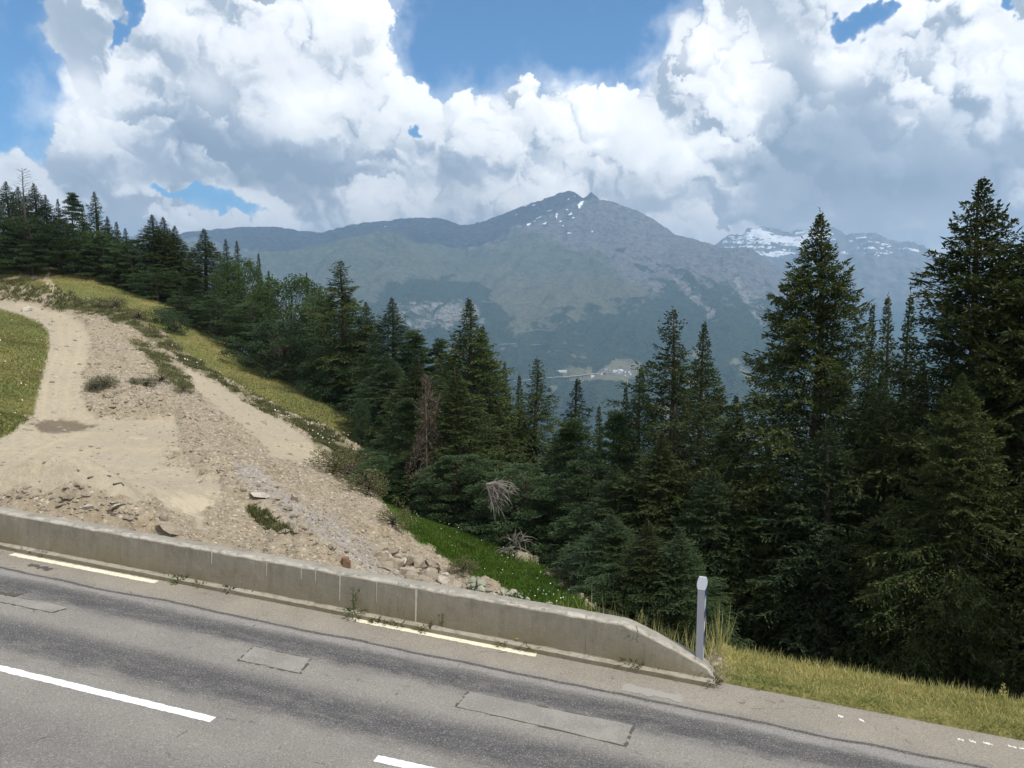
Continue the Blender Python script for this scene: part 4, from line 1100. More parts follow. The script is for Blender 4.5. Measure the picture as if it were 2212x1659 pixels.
def make_pine(seed, H=9., Rc=3.0, npuff=85, sh_=260, mat=None, shape='round', low=.12):
    rs = np.random.RandomState(seed); VV = []; limbs = []; tones = []
    for i in range(npuff):
        f = low + (1 - low) * ((i + .5) / npuff) ** .9
        a = i * 2.39996 + rs.uniform(-.4, .4)
        pr = math.sqrt(max(0, 1 - ((f - .35) / .68) ** 2)) if shape == 'round' else (1 - f) ** .6
        r_ = Rc * pr * rs.uniform(.45, 1.0); z = f * H
        c = np.array([math.cos(a) * r_, math.sin(a) * r_, z + rs.uniform(-.3, .3)])
        ps = (.34 + .30 * rs.rand()) * (Rc / 3.0) ** .5 * (1.15 - .45 * f); n = int(sh_ * rs.uniform(.6, 1.1))
        q = norm(rs.normal(size=(n, 3))) * (rs.rand(n, 1) ** .4); q[:, 2] *= .42; q[:, :2] *= 1.35
        B = c + q * ps
        D = norm(q * [1, 1, 1.] * .8 + [0, 0, .55] + rs.normal(0, .4, (n, 3)) + np.array([math.cos(a), math.sin(a), 0]) * .35)
        VV.append(shoots(B, D, rs.uniform(.13, .26, n), rs.uniform(.045, .075, n), rs))
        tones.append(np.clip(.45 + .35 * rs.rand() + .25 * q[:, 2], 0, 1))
        z0 = max(.3, z - r_ * .45)
        limbs.append((np.array([[0, 0, z0], [c[0] * .5, c[1] * .5, (z0 + c[2]) / 2 + .05], c]), .022 + .008 * r_))
    crown = crown_mesh('crown', VV, rs, mat or M_PINE, np.concatenate(tones))
    return dict(H=H, R=Rc, parts=[('trunk', trunk_mesh(H * .95, .018 * H, rs, M_BARK, .15, limbs)), ('crown', crown)])
def make_broad(seed, H=9., Rc=3.2, nc_=110, nl=210, mat=None, leaf=.13):
    rs = np.random.RandomState(seed); VV = []; limbs = []; tones = []
    for i in range(nc_):
        f = .10 + .88 * ((i + .5) / nc_); a = i * 2.39996 + rs.uniform(-.5, .5)
        pr = math.sqrt(max(0, 1 - ((f - .42) / .62) ** 2)) * rs.uniform(.5, 1.06)
        c = np.array([math.cos(a) * Rc * pr, math.sin(a) * Rc * pr, f * H])
        ps = rs.uniform(.38, .72) * (Rc / 3.2) ** .6; n = int(nl * rs.uniform(.6, 1.1))
        q = norm(rs.normal(size=(n, 3))) * (rs.rand(n, 1) ** .33) * [1.1, 1.1, .75]
        D = norm(q + rs.normal(0, .6, (n, 3)) + [0, 0, -.1])
        VV.append(shoots(c + q * ps, D, rs.uniform(.7, 1.3, n) * leaf, rs.uniform(.6, 1., n) * leaf, rs))
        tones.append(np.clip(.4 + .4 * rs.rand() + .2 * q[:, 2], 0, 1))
        z0 = .25 * c[2] + .3
        limbs.append((np.array([[0, 0, z0], [c[0] * .45, c[1] * .45, z0 + (c[2] - z0) * .6], c]), .035))
    crown = crown_mesh('crown', VV, rs, mat or M_LEAF, np.concatenate(tones))
    return dict(H=H, R=Rc, parts=[('trunk', trunk_mesh(H * .85, .02 * H, rs, M_BARK, .2, limbs)), ('crown', crown)])
def make_dead(seed, H=14., Rc=1.7):
    rs = np.random.RandomState(seed); limbs = []
    for i in range(90):
        f = .12 + .87 * i / 90; a = i * 2.4 + rs.uniform(-.4, .4); L = (Rc * (1 - f) ** .6 + .3) * rs.uniform(.5, 1.1)
        h = np.array([math.cos(a), math.sin(a), 0.]); z0 = f * H
        pts = np.array([[0, 0, z0] + h * L * u + np.array([0, 0, L * (.25 * u + .35 * u * u)]) for u in (0, .4, .75, 1)])
        limbs.append((pts, .022))
        for j in range(4):
            p = pts[1 + j % 3]; limbs.append((np.array([p, p + h * .18 + rs.normal(0, .2, 3)]), .010))
    tm = trunk_mesh(H, .17, rs, M_BARKD, .1, limbs)
    return dict(H=H, R=Rc, parts=[('trunk', tm)])

K = dict(
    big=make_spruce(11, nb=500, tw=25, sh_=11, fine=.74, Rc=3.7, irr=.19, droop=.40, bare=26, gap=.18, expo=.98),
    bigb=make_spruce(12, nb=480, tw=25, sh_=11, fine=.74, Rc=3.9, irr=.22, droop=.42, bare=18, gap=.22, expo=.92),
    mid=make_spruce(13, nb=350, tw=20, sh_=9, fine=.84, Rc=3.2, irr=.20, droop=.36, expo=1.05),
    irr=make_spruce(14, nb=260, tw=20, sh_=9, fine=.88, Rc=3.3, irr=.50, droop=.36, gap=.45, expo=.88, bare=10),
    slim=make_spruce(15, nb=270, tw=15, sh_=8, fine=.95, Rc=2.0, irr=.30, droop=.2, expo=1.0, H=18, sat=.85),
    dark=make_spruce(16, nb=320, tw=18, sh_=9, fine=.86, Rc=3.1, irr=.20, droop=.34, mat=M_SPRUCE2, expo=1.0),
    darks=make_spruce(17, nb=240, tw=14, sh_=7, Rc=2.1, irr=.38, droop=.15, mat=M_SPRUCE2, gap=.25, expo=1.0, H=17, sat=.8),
    red=make_spruce(18, nb=110, tw=12, sh_=5, Rc=2.6, irr=.4, droop=.5, mat=M_RED, H=8, expo=.6, sat=1.0, mat_bark=M_BARKG),
    pine=make_pine(21), pinet=make_pine(22, H=12, Rc=2.6, npuff=95, shape='cone', low=.06),
    pineb=make_pine(23, H=6, Rc=3.2, npuff=80, low=.05),
    broad=make_broad(31), broadd=make_broad(32, mat=M_LEAF2, H=8.5, Rc=3.6, nc_=130),
    shrub=make_broad(33, H=2.2, Rc=1.5, nc_=40, nl=120, leaf=.09, mat=M_LEAF2),
    dead=make_dead(41),
)
NAME = dict(big='spruce_tree', bigb='spruce_tree', mid='spruce_tree', irr='spruce_tree', slim='spruce_tree', dark='spruce_tree', darks='spruce_tree', red='dead_spruce',
            pine='pine_tree', pinet='pine_tree', pineb='pine_tree', broad='broadleaf_tree', broadd='broadleaf_tree', shrub='shrub', dead='dead_tree')
CAT = dict(spruce_tree='spruce', dead_spruce='dead spruce', pine_tree='pine', broadleaf_tree='broadleaf tree', shrub='shrub', dead_tree='dead tree')
GRP = dict(spruce_tree='spruces on the slope below the road and along the meadow', pine_tree='pines at the edge of the grass', broadleaf_tree='broadleaf trees along the meadow edge', shrub='shrubs at the edge of the meadow')
_rot = random.Random(7)
def tree(kind, px, py, d, wpx, label, rot=None, extra_low=0.0):
    k = K[kind]; top = at_d(px, py, d); x, y = float(top[0]), float(top[1])
    zb = float(ground_base(np.array(x), np.array(y))) - .15
    H = max(1.2, float(top[2]) - zb)
    f = y * math.cos(PITCH) - (float(top[2]) * .5 + zb * .5 - CAM[2]) * math.sin(PITCH)
    W = wpx * f / FD / 2 * (1.13 if kind not in ('pine', 'pineb', 'pinet', 'broad', 'broadd', 'shrub', 'red', 'dead') else 1.0)
    e = bpy.data.objects.new(NAME[kind], None); col.objects.link(e)
    e.location = (x, y, zb); e.rotation_euler = (0, 0, _rot.uniform(0, 6.28) if rot is None else rot)
    sx_ = W / k['R']; e.scale = (sx_, sx_, H / k['H'])
    e['label'] = label; e['category'] = CAT[NAME[kind]]
    if NAME[kind] in GRP: e['group'] = GRP[NAME[kind]]
    for nm, me in k['parts']:
        o = link(nm, me, parent=e)
        if nm == 'bare_branches': o['kind'] = 'stuff'
    return e
T = [
 ('big',1772,450,30,470,'huge dark spruce right of centre, its tip in front of the snowy range'),
 ('bigb',2125,372,28,600,'tallest spruce of all, near the right edge against the cloud'),
 ('big',2240,452,27,560,'spruce cut off by the right edge of the picture'),
 ('irr',1454,662,33,330,'ragged spruce with clumpy boughs, tallest of those between the valley village and the huge spruce'),
 ('mid',1522,690,41,250,'pointed spruce directly left of the huge spruce, right of the ragged one'),
 ('slim',1885,652,45,150,'leftmost of the three slim spruces in the gap between the two giants'),
 ('slim',1918,634,43,200,'middle one of the three slim spruces in the gap between the two giants'),
 ('slim',1968,632,42,215,'rightmost of the three slim spruces in the gap between the two giants'),
 ('dark',1385,790,39,210,'spruce leaning against the left side of the ragged spruce'),
 ('slim',1352,832,44,120,'small spruce top at the right side of the valley gap'),
 ('darks',1248,815,47,200,'spruce with long side arms standing alone in front of the valley woods'),
 ('slim',1294,874,53,110,'small pointed spruce right of the one with long side arms'),
 ('irr',1160,770,45,210,'crooked slender spruce below the village, with bunched boughs'),
 ('slim',1122,808,52,100,'thin spruce tip just left of the crooked slender spruce'),
 ('slim',1090,780,56,90,'thin dark spruce tip at the right shoulder of the broad central spruce'),
 ('mid',1013,640,44,290,'broad central spruce whose tip touches the foot of the cliffs'),
 ('mid',1042,700,46,230,'spruce pressed against the right side of the broad central spruce'),
 ('mid',985,790,38,270,'yellowish spruce standing in front of the broad central spruce'),
 ('dark',846,640,62,190,'dark spruce with a bushy top left of the broad central spruce'),
 ('pinet',893,722,60,190,'loose crowned pine to the right of the dark bushy topped spruce'),
 ('pinet',950,742,60,140,'pine between the dark bushy topped spruce and the broad central spruce'),
 ('irr',735,560,68,240,'tall ragged spruce rising above the dark broadleaf trees'),
 ('dark',790,650,68,150,'spruce hugging the right side of the tall ragged one above the meadow'),
 ('broad',512,562,95,130,'light green broadleaf tree beside the twin spruce tips'),
 ('broad',622,598,86,210,'light green broadleaf tree below the mountain saddle'),
 ('broadd',612,690,76,230,'dark round broadleaf tree at the meadow edge casting shade on the grass'),
 ('broadd',700,640,77,190,'dark broadleaf tree just left of the tall ragged spruce'),
 ('broadd',740,745,69,190,'low dark broadleaf tree hanging over the lower end of the meadow'),
 ('mid',440,492,103,160,'spruce standing alone against the blue ridge, left of the twin tips'),
 ('darks',487,515,102,85,'left one of the twin spruce tips against the blue ridge'),
 ('darks',511,518,101,80,'right one of the twin spruce tips against the blue ridge'),
 ('slim',558,545,97,60,'small spruce tip between the two light green broadleaf trees'),
 ('slim',580,583,96,60,'bare looking small spruce left of the second light green broadleaf tree'),
 ('slim',662,586,90,50,'tiny spruce tip right of the second light green broadleaf tree'),
 ('mid',328,462,109,150,'left spruce of the group of three on the crest'),
 ('mid',352,467,111,130,'middle spruce of the group of three on the crest'),
 ('mid',377,486,108,130,'right spruce of the group of three on the crest'),
 ('dark',12,390,120,120,'spruce at the far left edge of the picture'),
 ('dead',50,362,116,90,'bare dead tree whose twigs rise above the forest at the far left'),
 ('dark',72,394,122,110,'spruce directly right of the bare dead tree'),
 ('dark',38,402,124,100,'spruce directly left of the bare dead tree'),
 ('dark',98,420,122,80,'spruce with blunt top in the far left forest'),
 ('darks',124,428,121,60,'narrow spruce between the blunt topped one and the pale larch'),
 ('pinet',156,422,121,95,'feathery pale green larch in the left forest'),
 ('darks',178,440,123,60,'narrow spruce between the pale larch and the pointed one'),
 ('darks',203,413,120,100,'pointed spruce with spreading arms, highest right of the larch'),
 ('darks',231,466,117,70,'small spruce right of the one with spreading arms'),
 ('darks',251,478,116,70,'first of the small descending spruces before the group of three'),
 ('darks',270,492,115,70,'second of the small descending spruces before the group of three'),
 ('broad',185,498,114,130,'green broadleaf tree in front of the left forest'),
 ('pine',225,512,111,130,'pine in front of the small descending spruces'),
 ('pine',285,520,108,120,'pine at the left foot of the group of three spruces'),
 ('pine',60,470,114,140,'dark pine under the bare dead tree at the meadow crest'),
 ('pine',125,480,113,130,'dark pine in the left forest under the pale larch'),
 ('pine',-20,460,116,140,'pine cut off by the left edge at the meadow crest'),
 ('pinet',415,600,95,120,'dark pine at the foot of the lone spruce against the blue ridge'),
 ('pine',340,580,101,130,'pine at the meadow crest in front of the group of three spruces'),
 ('pine',395,640,91,110,'low pine leaning over the meadow crest'),
 ('pine',470,640,88,150,'pine beside the meadow below the twin spruce tips'),
 ('pine',540,660,83,150,'bluish pine left of the dark round broadleaf tree'),
 ('dark',835,760,57,200,'dark spruce at the bottom end of the meadow'),
 ('mid',900,770,52,230,'spruce behind the reddish dead one'),
 ('red',922,815,36.8,120,'small dead spruce with reddish brown needles'),
 ('pinet',880,868,42,190,'rounded dark green pine at the right end of the meadow'),
 ('pineb',820,985,38,150,'low bushy pine above the scree edge'),
 ('pineb',905,985,38.5,200,'wide pine at the top corner of the lush green grass'),
 ('pine',990,985,35,230,'dark pine behind the lush green grass, below the yellowish spruce'),
 ('pineb',1010,1030,35.8,210,'low spreading pine at the upper edge of the lush green grass'),
 ('pine',1130,1010,33,250,'pine right of the bleached dead brush'),
 ('pineb',1155,1070,33.2,220,'low spreading pine over the middle of the lush green grass'),
 ('pinet',1235,915,36,240,'dark rounded pine in front of the spruce with long side arms'),
 ('pine',1270,1000,32,240,'dark pine behind the lower tip of the lush green grass'),
 ('pinet',1330,900,33,210,'pine left of the lower boughs of the ragged spruce'),
 ('dark',1330,1000,29,230,'dark spruce bough mass left below the ragged spruce'),
 ('mid',1430,930,29,300,'spruce in front of the ragged one, its boughs lit yellow green'),
 ('mid',1590,850,32,260,'spruce at the left flank of the huge spruce'),
 ('dark',1540,1000,27,260,'lower spruce behind the marker post'),
 ('mid',1660,960,27,260,'spruce in front of the left half of the huge spruce'),
 ('dark',1905,800,36,260,'dark spruce below the three slim ones'),
 ('mid',1995,770,34,240,'spruce below the rightmost slim spruce'),
 ('dark',1960,930,28,320,'dark spruce in the shade between the two giants'),
 ('bigb',2080,800,24,380,'shaded spruce in front of the tallest one'),
 ('mid',2190,700,36,300,'spruce behind the right edge trees'),
 ('dark',1200,940,42,170,'spruce filling the gap below the crooked slender spruce'),
 ('mid',1080,880,41,200,'spruce right of the yellowish spruce'),
 ('dark',1790,900,26,330,'spruce in front of the trunk of the huge spruce') ,
 ('pineb',1262,1110,30.5,220,'low pine at the lower end of the lush grass'),
 ('dark',1320,1110,25.5,240,'dark spruce behind the bend of the wall top'),
 ('mid',1400,1120,23.5,230,'spruce whose low boughs reach the tall dry grass behind the wall end'),
 ('pineb',1330,1240,23.5,230,'low dark pine in the shade behind the wall end'),
 ('dark',1470,1140,23,240,'dark spruce directly left of the marker post'),
 ('mid',2062,735,33,230,'spruce filling the dark gap left of the tallest spruce'),
 ('dark',2185,610,31,250,'dark spruce just right of the tallest spruce'),
 ('bigb',2420,480,27,430,'spruce standing beyond the right edge of the picture, the nearest one'),
 ('mid',2560,640,25,360,'spruce standing beyond the right edge of the picture, the second one'),
 ('dark',2700,700,30,360,'spruce standing beyond the right edge of the picture, the third one'),
 ('mid',2400,820,22,330,'low spruce standing beyond the right edge of the picture'),
 ('shrub',352,664,84,60,'dark shrub on the meadow crest'),
 ('shrub',378,680,81,60,'second dark shrub on the meadow crest, right of the first'),
 ('shrub',833,1000,44,70,'dark shrub at the top corner of the scree'),
 ('shrub',790,985,47,60,'shrub among the weeds at the lower end of the meadow'),
]
for a in T: tree(*a)
# ------------------------------------------------------------------ lookup of the near ground
_lr = np.log(rr)
def gh(x, y):
    x = np.asarray(x, float); y = np.asarray(y, float)
    a = np.arctan2(x, y); d = np.hypot(x, y)
    j = np.clip(np.interp(a, az, np.arange(len(az))), 0, len(az) - 1.001); i = np.clip(np.interp(np.log(d), _lr, np.arange(len(rr))), 0, len(rr) - 1.001)
    i0 = i.astype(int); j0 = j.astype(int); fi = i - i0; fj = j - j0
    return (gz[i0, j0] * (1 - fi) + gz[i0 + 1, j0] * fi) * (1 - fj) + (gz[i0, j0 + 1] * (1 - fi) + gz[i0 + 1, j0 + 1] * fi) * fj
def zget(arr, x, y):
    a = np.arctan2(x, y); d = np.hypot(x, y)
    j = np.clip(np.interp(a, az, np.arange(len(az))), 0, len(az) - 1).round().astype(int); i = np.clip(np.interp(np.log(d), _lr, np.arange(len(rr))), 0, len(rr) - 1).round().astype(int)
    return arr[i, j]
_dd = np.geomspace(13.5, 190, 900)
def on_ground(px, py):
    X, Y, Z = ray(px, py); h = math.hypot(X, Y); tg = Z / h
    x = X / h * _dd; y = Y / h * _dd
    t = st(x, y)[1]
    el = (gh(x, y) - CAM[2]) / _dd; el = np.where(t < .45, -9, el)
    k = int(np.argmax(el >= tg)) if (el >= tg).any() else len(_dd) - 1
    return np.array([x[k], y[k], float(gh(x[k], y[k]))])

# ------------------------------------------------------------------ stones
def stone_material(name, c0, c1):
    m, t, b = new_mat(name, .9, .15)
    P = t.n.new('ShaderNodeTexCoord').outputs['Object']; oi = t.n.new('ShaderNodeObjectInfo').outputs['Random']
    v = t.attr('v').outputs['Fac']
    n, _ = t.noise(P, 3.0, 5, .65); n2, _ = t.noise(P, 14.0, 3, .6)
    c = t.mix(t.m('ADD', t.m('MULTIPLY', oi, .6), t.m('MULTIPLY', v, .6)), c0, c1)
    c = t.mix(t.ss(n, .4, .65, 0, .5), c, tuple(x * .6 for x in c0)); c = t.mix(t.ss(n2, .55, .7, 0, .3), c, (.6, .56, .5))
    t.put(b.inputs['Base Color'], c); bump(t, b, n, .5, .03); return m
M_STONE = stone_material('tan_schist', (.22, .18, .13), (.46, .40, .31))
M_STONEW = stone_material('pale_rock', (.34, .30, .24), (.54, .50, .42))
M_STONEG = stone_material('greenish_rock', (.24, .25, .18), (.40, .41, .31))
import bmesh
def stone_mesh(seed, flat=.6, lng=1.3, mat=None, cuts=14):
    rs = np.random.RandomState(seed); bm = bmesh.new()
    bmesh.ops.create_icosphere(bm, subdivisions=2, radius=1.0)
    for v in bm.verts:
        p = np.array(v.co)
        for k in range(cuts):
            rs2 = np.random.RandomState(seed * 50 + k); n = rs2.normal(size=3); n /= np.linalg.norm(n); dcut = rs2.uniform(.36, .72)
            dd = p @ n
            if dd > dcut: p = p - n * (dd - dcut)
        p *= [lng, 1.0, flat]; p += rs.normal(0, .015, 3)
        v.co = Vector([float(c) for c in p])
    bmesh.ops.remove_doubles(bm, verts=bm.verts, dist=.04)
    me = bpy.data.meshes.new('stone'); bm.to_mesh(me); bm.free(); me.materials.append(mat or M_STONE); return me
ST = {m.name: [stone_mesh(100 * j + i, f, l, m) for i, (f, l) in enumerate([(.5, 1.3), (.7, 1.1), (.35, 1.5), (.6, 1.2), (.8, 1.0)])] for j, m in enumerate((M_STONE, M_STONEW, M_STONEG))}
rnd = random.Random(99)
def stone(px, py, r_, mat, label, group=None, sink=.25, me=None, rot=None, sc=None):
    p = on_ground(px, py)
    me = me or rnd.choice(ST[mat.name])
    o = link('stone', me, label=label, cat='stone', group=group, loc=(p[0], p[1], p[2] + r_ * (.45 - sink)),
             rot=rot or (rnd.uniform(-.4, .4), rnd.uniform(-.4, .4), rnd.uniform(0, 6.28)), scale=sc or (r_, r_ * rnd.uniform(.8, 1.1), r_ * rnd.uniform(.8, 1.2)))
    return o
# the big recognisable ones
stone(925, 1246, .36, M_STONEW, 'large white angular boulder in the rubble pile behind the wall', me=ST['pale_rock'][1])
stone(903, 1228, .45, M_STONE, 'grey boulder directly behind the large white one in the rubble pile', me=ST['tan_schist'][4])
stone(958, 1262, .34, M_STONEW, 'pinkish boulder right of the large white one, close to the wall top', me=ST['pale_rock'][4])
stone(890, 1252, .40, M_STONE, 'tan boulder left of the large white one in the rubble pile', me=ST['tan_schist'][1])
stone(918, 1262, .34, M_STONE, 'dark tan boulder below the large white one in the rubble pile', me=ST['tan_schist'][3])
stone(985, 1268, .36, M_STONE, 'long tan slab lying at the right end of the rubble pile', me=ST['tan_schist'][2])
stone(1020, 1262, .22, M_STONEG, 'greenish boulder at the edge of the lush grass, nearest the rubble pile', me=ST['greenish_rock'][1])
stone(1040, 1261, .24, M_STONEG, 'second greenish boulder at the edge of the lush grass, right of the nearest', me=ST['greenish_rock'][3])
stone(1108, 1285, .2, M_STONEW, 'rounded pale boulder beside the lush grass', me=ST['pale_rock'][4])
stone(560, 1075, .42, M_STONEW, 'pale long block lying on the scree slope', me=ST['pale_rock'][2], rot=(.2, .3, .9))
stone(545, 1070, .26, M_STONE, 'grey stone leaning on the pale long block', me=ST['tan_schist'][1])
stone(375, 1150, .42, M_STONE, 'flat tan slab tilted against the back of the wall', me=ST['tan_schist'][2], rot=(.5, .5, .5), sc=(.45, .32, .16))
stone(355, 1125, .26, M_STONE, 'dark squared block behind the tilted slab', me=ST['tan_schist'][4])
stone(60, 671, .75, M_STONEW, 'white rock on the grass beside the curve of the track', me=ST['pale_rock'][3])
stone(190, 1098, .17, M_STONEW, 'white stone on the near spoil heap, left one of two', me=ST['pale_rock'][1])
stone(250, 1098, .19, M_STONEW, 'white stone on the near spoil heap, right one of two', me=ST['pale_rock'][2])
stone(402, 1151, .16, M_STONE, 'dark stone right of the tilted slab by the wall', me=ST['tan_schist'][0])
def many(n, region, rlo, rhi, mat, label, group, pw=2.2, seed=5):
    rs_ = random.Random(seed); k = 0
    xs = [p[0] for p in region]; ys = [p[1] for p in region]; tries = 0
    while k < n and tries < n * 30:
        tries += 1
        x, y = rs_.uniform(min(xs), max(xs)), rs_.uniform(min(ys), max(ys))
        if poly_sd(np.array([x]), np.array([y]), region)[0] < 0: continue
        q = rs_.random(); r_ = rlo + (rhi - rlo) * q ** pw
        fx = (x - min(xs)) / (max(xs) - min(xs)); fy = (y - min(ys)) / (max(ys) - min(ys))
        size = 'tiny' if q < .35 else 'small' if q < .7 else 'larger'
        place = ('left', 'middle', 'right')[min(2, int(fx * 3))] + ' part, ' + ('far', 'near')[fy > .5] + ' side'
        stone(x, y, r_, mat, size + ' ' + label + ', ' + place, group); k += 1
many(90, [(815,1180),(870,1200),(960,1240),(1010,1268),(990,1282),(930,1272),(860,1245),(800,1205)], .12, .42, M_STONE, 'angular tan stone in the rubble pile behind the wall', 'angular stones of the rubble pile', 1.6)
many(40, [(820,1185),(960,1240),(1000,1275),(900,1262),(830,1215)], .09, .30, M_STONEW, 'pale angular stone in the rubble pile behind the wall', 'pale stones of the rubble pile', 1.5, 6)
many(40, [(985,1225),(1060,1270),(1200,1310),(1290,1335),(1200,1330),(1090,1305),(1010,1280)], .06, .17, M_STONEG, 'greenish stone lying in the lush grass behind the wall', 'greenish stones in the lush grass', 1.5, 7)
many(70, [(400,960),(470,1000),(620,1060),(760,1160),(860,1200),(780,1210),(600,1150),(480,1060),(400,1000)], .06, .22, M_STONE, 'tan stone lying on the scree slope', 'tan stones on the scree slope', 2.4, 8)
many(24, [(380,950),(620,1060),(860,1200),(600,1130),(420,1000)], .05, .14, M_STONEW, 'pale stone lying on the scree slope', 'pale stones on the scree slope', 2.0, 9)
many(50, [(0,1070),(150,1055),(260,1085),(360,1130),(430,1165),(300,1135),(100,1100),(0,1092)], .05, .16, M_STONE, 'tan stone on the near spoil heap behind the wall', 'stones on the near spoil heap', 2.2, 10)
many(36, [(200,840),(330,835),(400,880),(430,900),(330,900),(220,890)], .08, .26, M_STONE, 'tan stone on the bank between the track and the chute', 'stones on the bank right of the track', 2.2, 11)
# gravel too small to pick apart
def gravel(n, seed, cond, dlo, dhi, alo, ahi, slo, shi, name, mat):
    rs = np.random.RandomState(seed)
    a = np.radians(rs.uniform(alo, ahi, n * 4)); d = np.exp(rs.uniform(math.log(dlo), math.log(dhi), n * 4))
    x = d * np.sin(a); y = d * np.cos(a); ok = cond(x, y) > rs.rand(len(x)); x, y, d = x[ok][:n], y[ok][:n], d[ok][:n]; n = len(x)
    z = gh(x, y); s = (slo + (shi - slo) * rs.rand(n) ** 3) * np.clip(d / 32, .6, 2)
    base = np.array([[1,0,-.3],[0,1,-.3],[-1,0,-.3],[0,-1,-.3],[.5,.4,.5],[-.4,.5,.6],[-.4,-.5,.45]]); F0 = np.array([(0,1,4),(1,5,4),(1,2,5),(2,6,5),(2,3,6),(3,0,4),(3,4,6),(4,5,6)])
    ph = rs.uniform(0, 6.28, n); V = base[None] * (rs.uniform(.6, 1.3, (n, 7, 1))) * [1, .75, .6]
    c, s_ = np.cos(ph)[:, None], np.sin(ph)[:, None]
    W = np.stack([V[..., 0] * c - V[..., 1] * s_, V[..., 0] * s_ + V[..., 1] * c, V[..., 2]], -1) * s[:, None, None] + np.stack([x, y, z], -1)[:, None]
    F = (F0[None] + (np.arange(n) * 7)[:, None, None]).reshape(-1, 3)
    link(name, make_mesh(name, W.reshape(-1, 3), F, [mat], dict(v=np.repeat(rs.rand(n), 7))), kind='stuff')
def soil_w(x, y):
    A = zget(zo['A'], x, y).max(-1); B = zget(zo['B'], x, y); C = zget(zo['C'], x, y)
    return np.clip(1 - A * 1.2, 0, 1) * (1 - C[..., 0]) * np.where(B[..., 0] > .5, .07, .9) * (1 - .8 * B[..., 2]) * (st(x, y)[1] > .6)
gravel(24000, 1, soil_w, 17, 95, -36, 6, .028, .15, 'gravel', M_STONE)
gravel(3600, 2, lambda x, y: soil_w(x, y) * .9, 17, 95, -36, 4, .02, .10, 'gravel', M_STONEW)

# ------------------------------------------------------------------ grass and weeds
def grass_mat(name, c0, c1, c2=None): return leaf_material(name, c0, c1, c2, trans=.30, rnd=0.0)
M_GSTRAW = grass_mat('verge_grass', (.085, .14, .028), (.56, .49, .23))
M_GLUSH = grass_mat('lush_grass', (.038, .088, .010), (.115, .175, .025), (.20, .20, .07))
M_GMEAD = grass_mat('meadow_grass', (.095, .115, .032), (.21, .185, .072), (.30, .26, .13))
M_GWEED = grass_mat('weed_leaves', (.070, .082, .030), (.175, .165, .080), (.28, .24, .15))
M_FLOW = flat_mat('white_petals', (.72, .72, .66), .8, .1, .05)
def tufts(name, n, cond, dlo, dhi, alo, ahi, hl, w, mat, lean=.35, seed=3, tone=None, lift=0., scale_d=True, verge=False, drop=0.0):
    rs = np.random.RandomState(seed); X = []; Y = []
    got = 0
    while got < n:
        a = np.radians(rs.uniform(alo, ahi, n * 3)); d = np.sqrt(rs.uniform(dlo ** 2, dhi ** 2, n * 3)) if not scale_d else np.exp(rs.uniform(math.log(dlo), math.log(dhi), n * 3))
        x = d * np.sin(a); y = d * np.cos(a); ok = cond(x, y) > rs.rand(len(x))
        if ok.sum() == 0: break
        X.append(x[ok]); Y.append(y[ok]); got += ok.sum()
    x = np.concatenate(X)[:n]; y = np.concatenate(Y)[:n]; n = len(x); z = gh(x, y) + lift
    B = np.stack([x, y, z - .01], -1)
    D = rs.normal(0, lean, (n, 3)); D[:, 2] = 1; D = norm(D)
    L = rs.uniform(hl[0], hl[1], n); W = w * rs.uniform(.6, 1.3, n)
    V = shoots(B, D, L, W, rs)
    tn = np.clip((tone(x, y) if tone else .45) + rs.uniform(-.35, .35, n), 0, 1)
    link(name, make_mesh(name, V.reshape(-1, 3), np.arange(n * 4).reshape(-1, 4), [mat], dict(v=np.repeat(tn, 4))), kind='stuff')
def vz(x, y):
    s, t = st(x, y); return ((s > S_END + .05 + .1 * np.sin(t * 9)) & (t > .10 + .05 * perlin(s * 2, t)) & (t < 3.2)).astype(float)
def vtone(x, y):
    s, t = st(x, y)
    return .30 + .62 * sstep(.35, 1.1, t + .5 * perlin(s * .9, t * 1.5, 4)) + .75 * fbm(s * .9, t * 1.3, 3, 6) - .45 * sstep(S_END + 3, S_END + 8, s) * sstep(1.3, .6, t)
tufts('verge_grass', 60000, vz, 11.2, 17.5, 10, 44, (.03, .12), .010, M_GSTRAW, .9, 3, vtone, scale_d=False)
tufts('verge_grass', 9000, lambda x, y: vz(x, y) * (st(x, y)[1] > .8), 11.2, 18.5, 8, 44, (.10, .26), .011, M_GSTRAW, .45, 4, lambda x, y: .55 + 0 * x, scale_d=False)
def crestg(x, y):
    s, t = st(x, y); return ((s > S_END - 4.6) & (s < S_END + .2) & (t > .55) & (t < 2.4)) * 1.0 * (.35 + 1.3 * (perlin(s * 1.3, t * 1.3, 8) > 0))
tufts('tall_dry_grass', 1100, crestg, 12, 20, -2, 24, (.35, 1.1), .011, M_GSTRAW, .22, 5, lambda x, y: .72 + 0 * x, scale_d=False)
def crest2(x, y):
    s, t = st(x, y); return ((s > S_END + .5) & (t > 1.1) & (t < 1.9)) * (perlin(s * 1.1, t, 12) > .05) * 1.0
tufts('tall_dry_grass', 700, crest2, 11.2, 19, 12, 44, (.14, .34), .008, M_GSTRAW, .3, 6, lambda x, y: .7 + 0 * x, scale_d=False)
tufts('lush_grass', 60000, lambda x, y: zget(zo['lush'], x, y), 17, 42, -8, 8, (.08, .20), .028, M_GLUSH, .5, 7, lambda x, y: .45 + .5 * fbm(x * .5, y * .5, 3, 4), scale_d=False)
tufts('meadow_grass', 70000, lambda x, y: zget(zo['meadow'], x, y), 46, 140, -36, -4, (.07, .20), .042, M_GMEAD, .9, 8, lambda x, y: .45 + .7 * fbm(x * .14, y * .14, 3, 4))
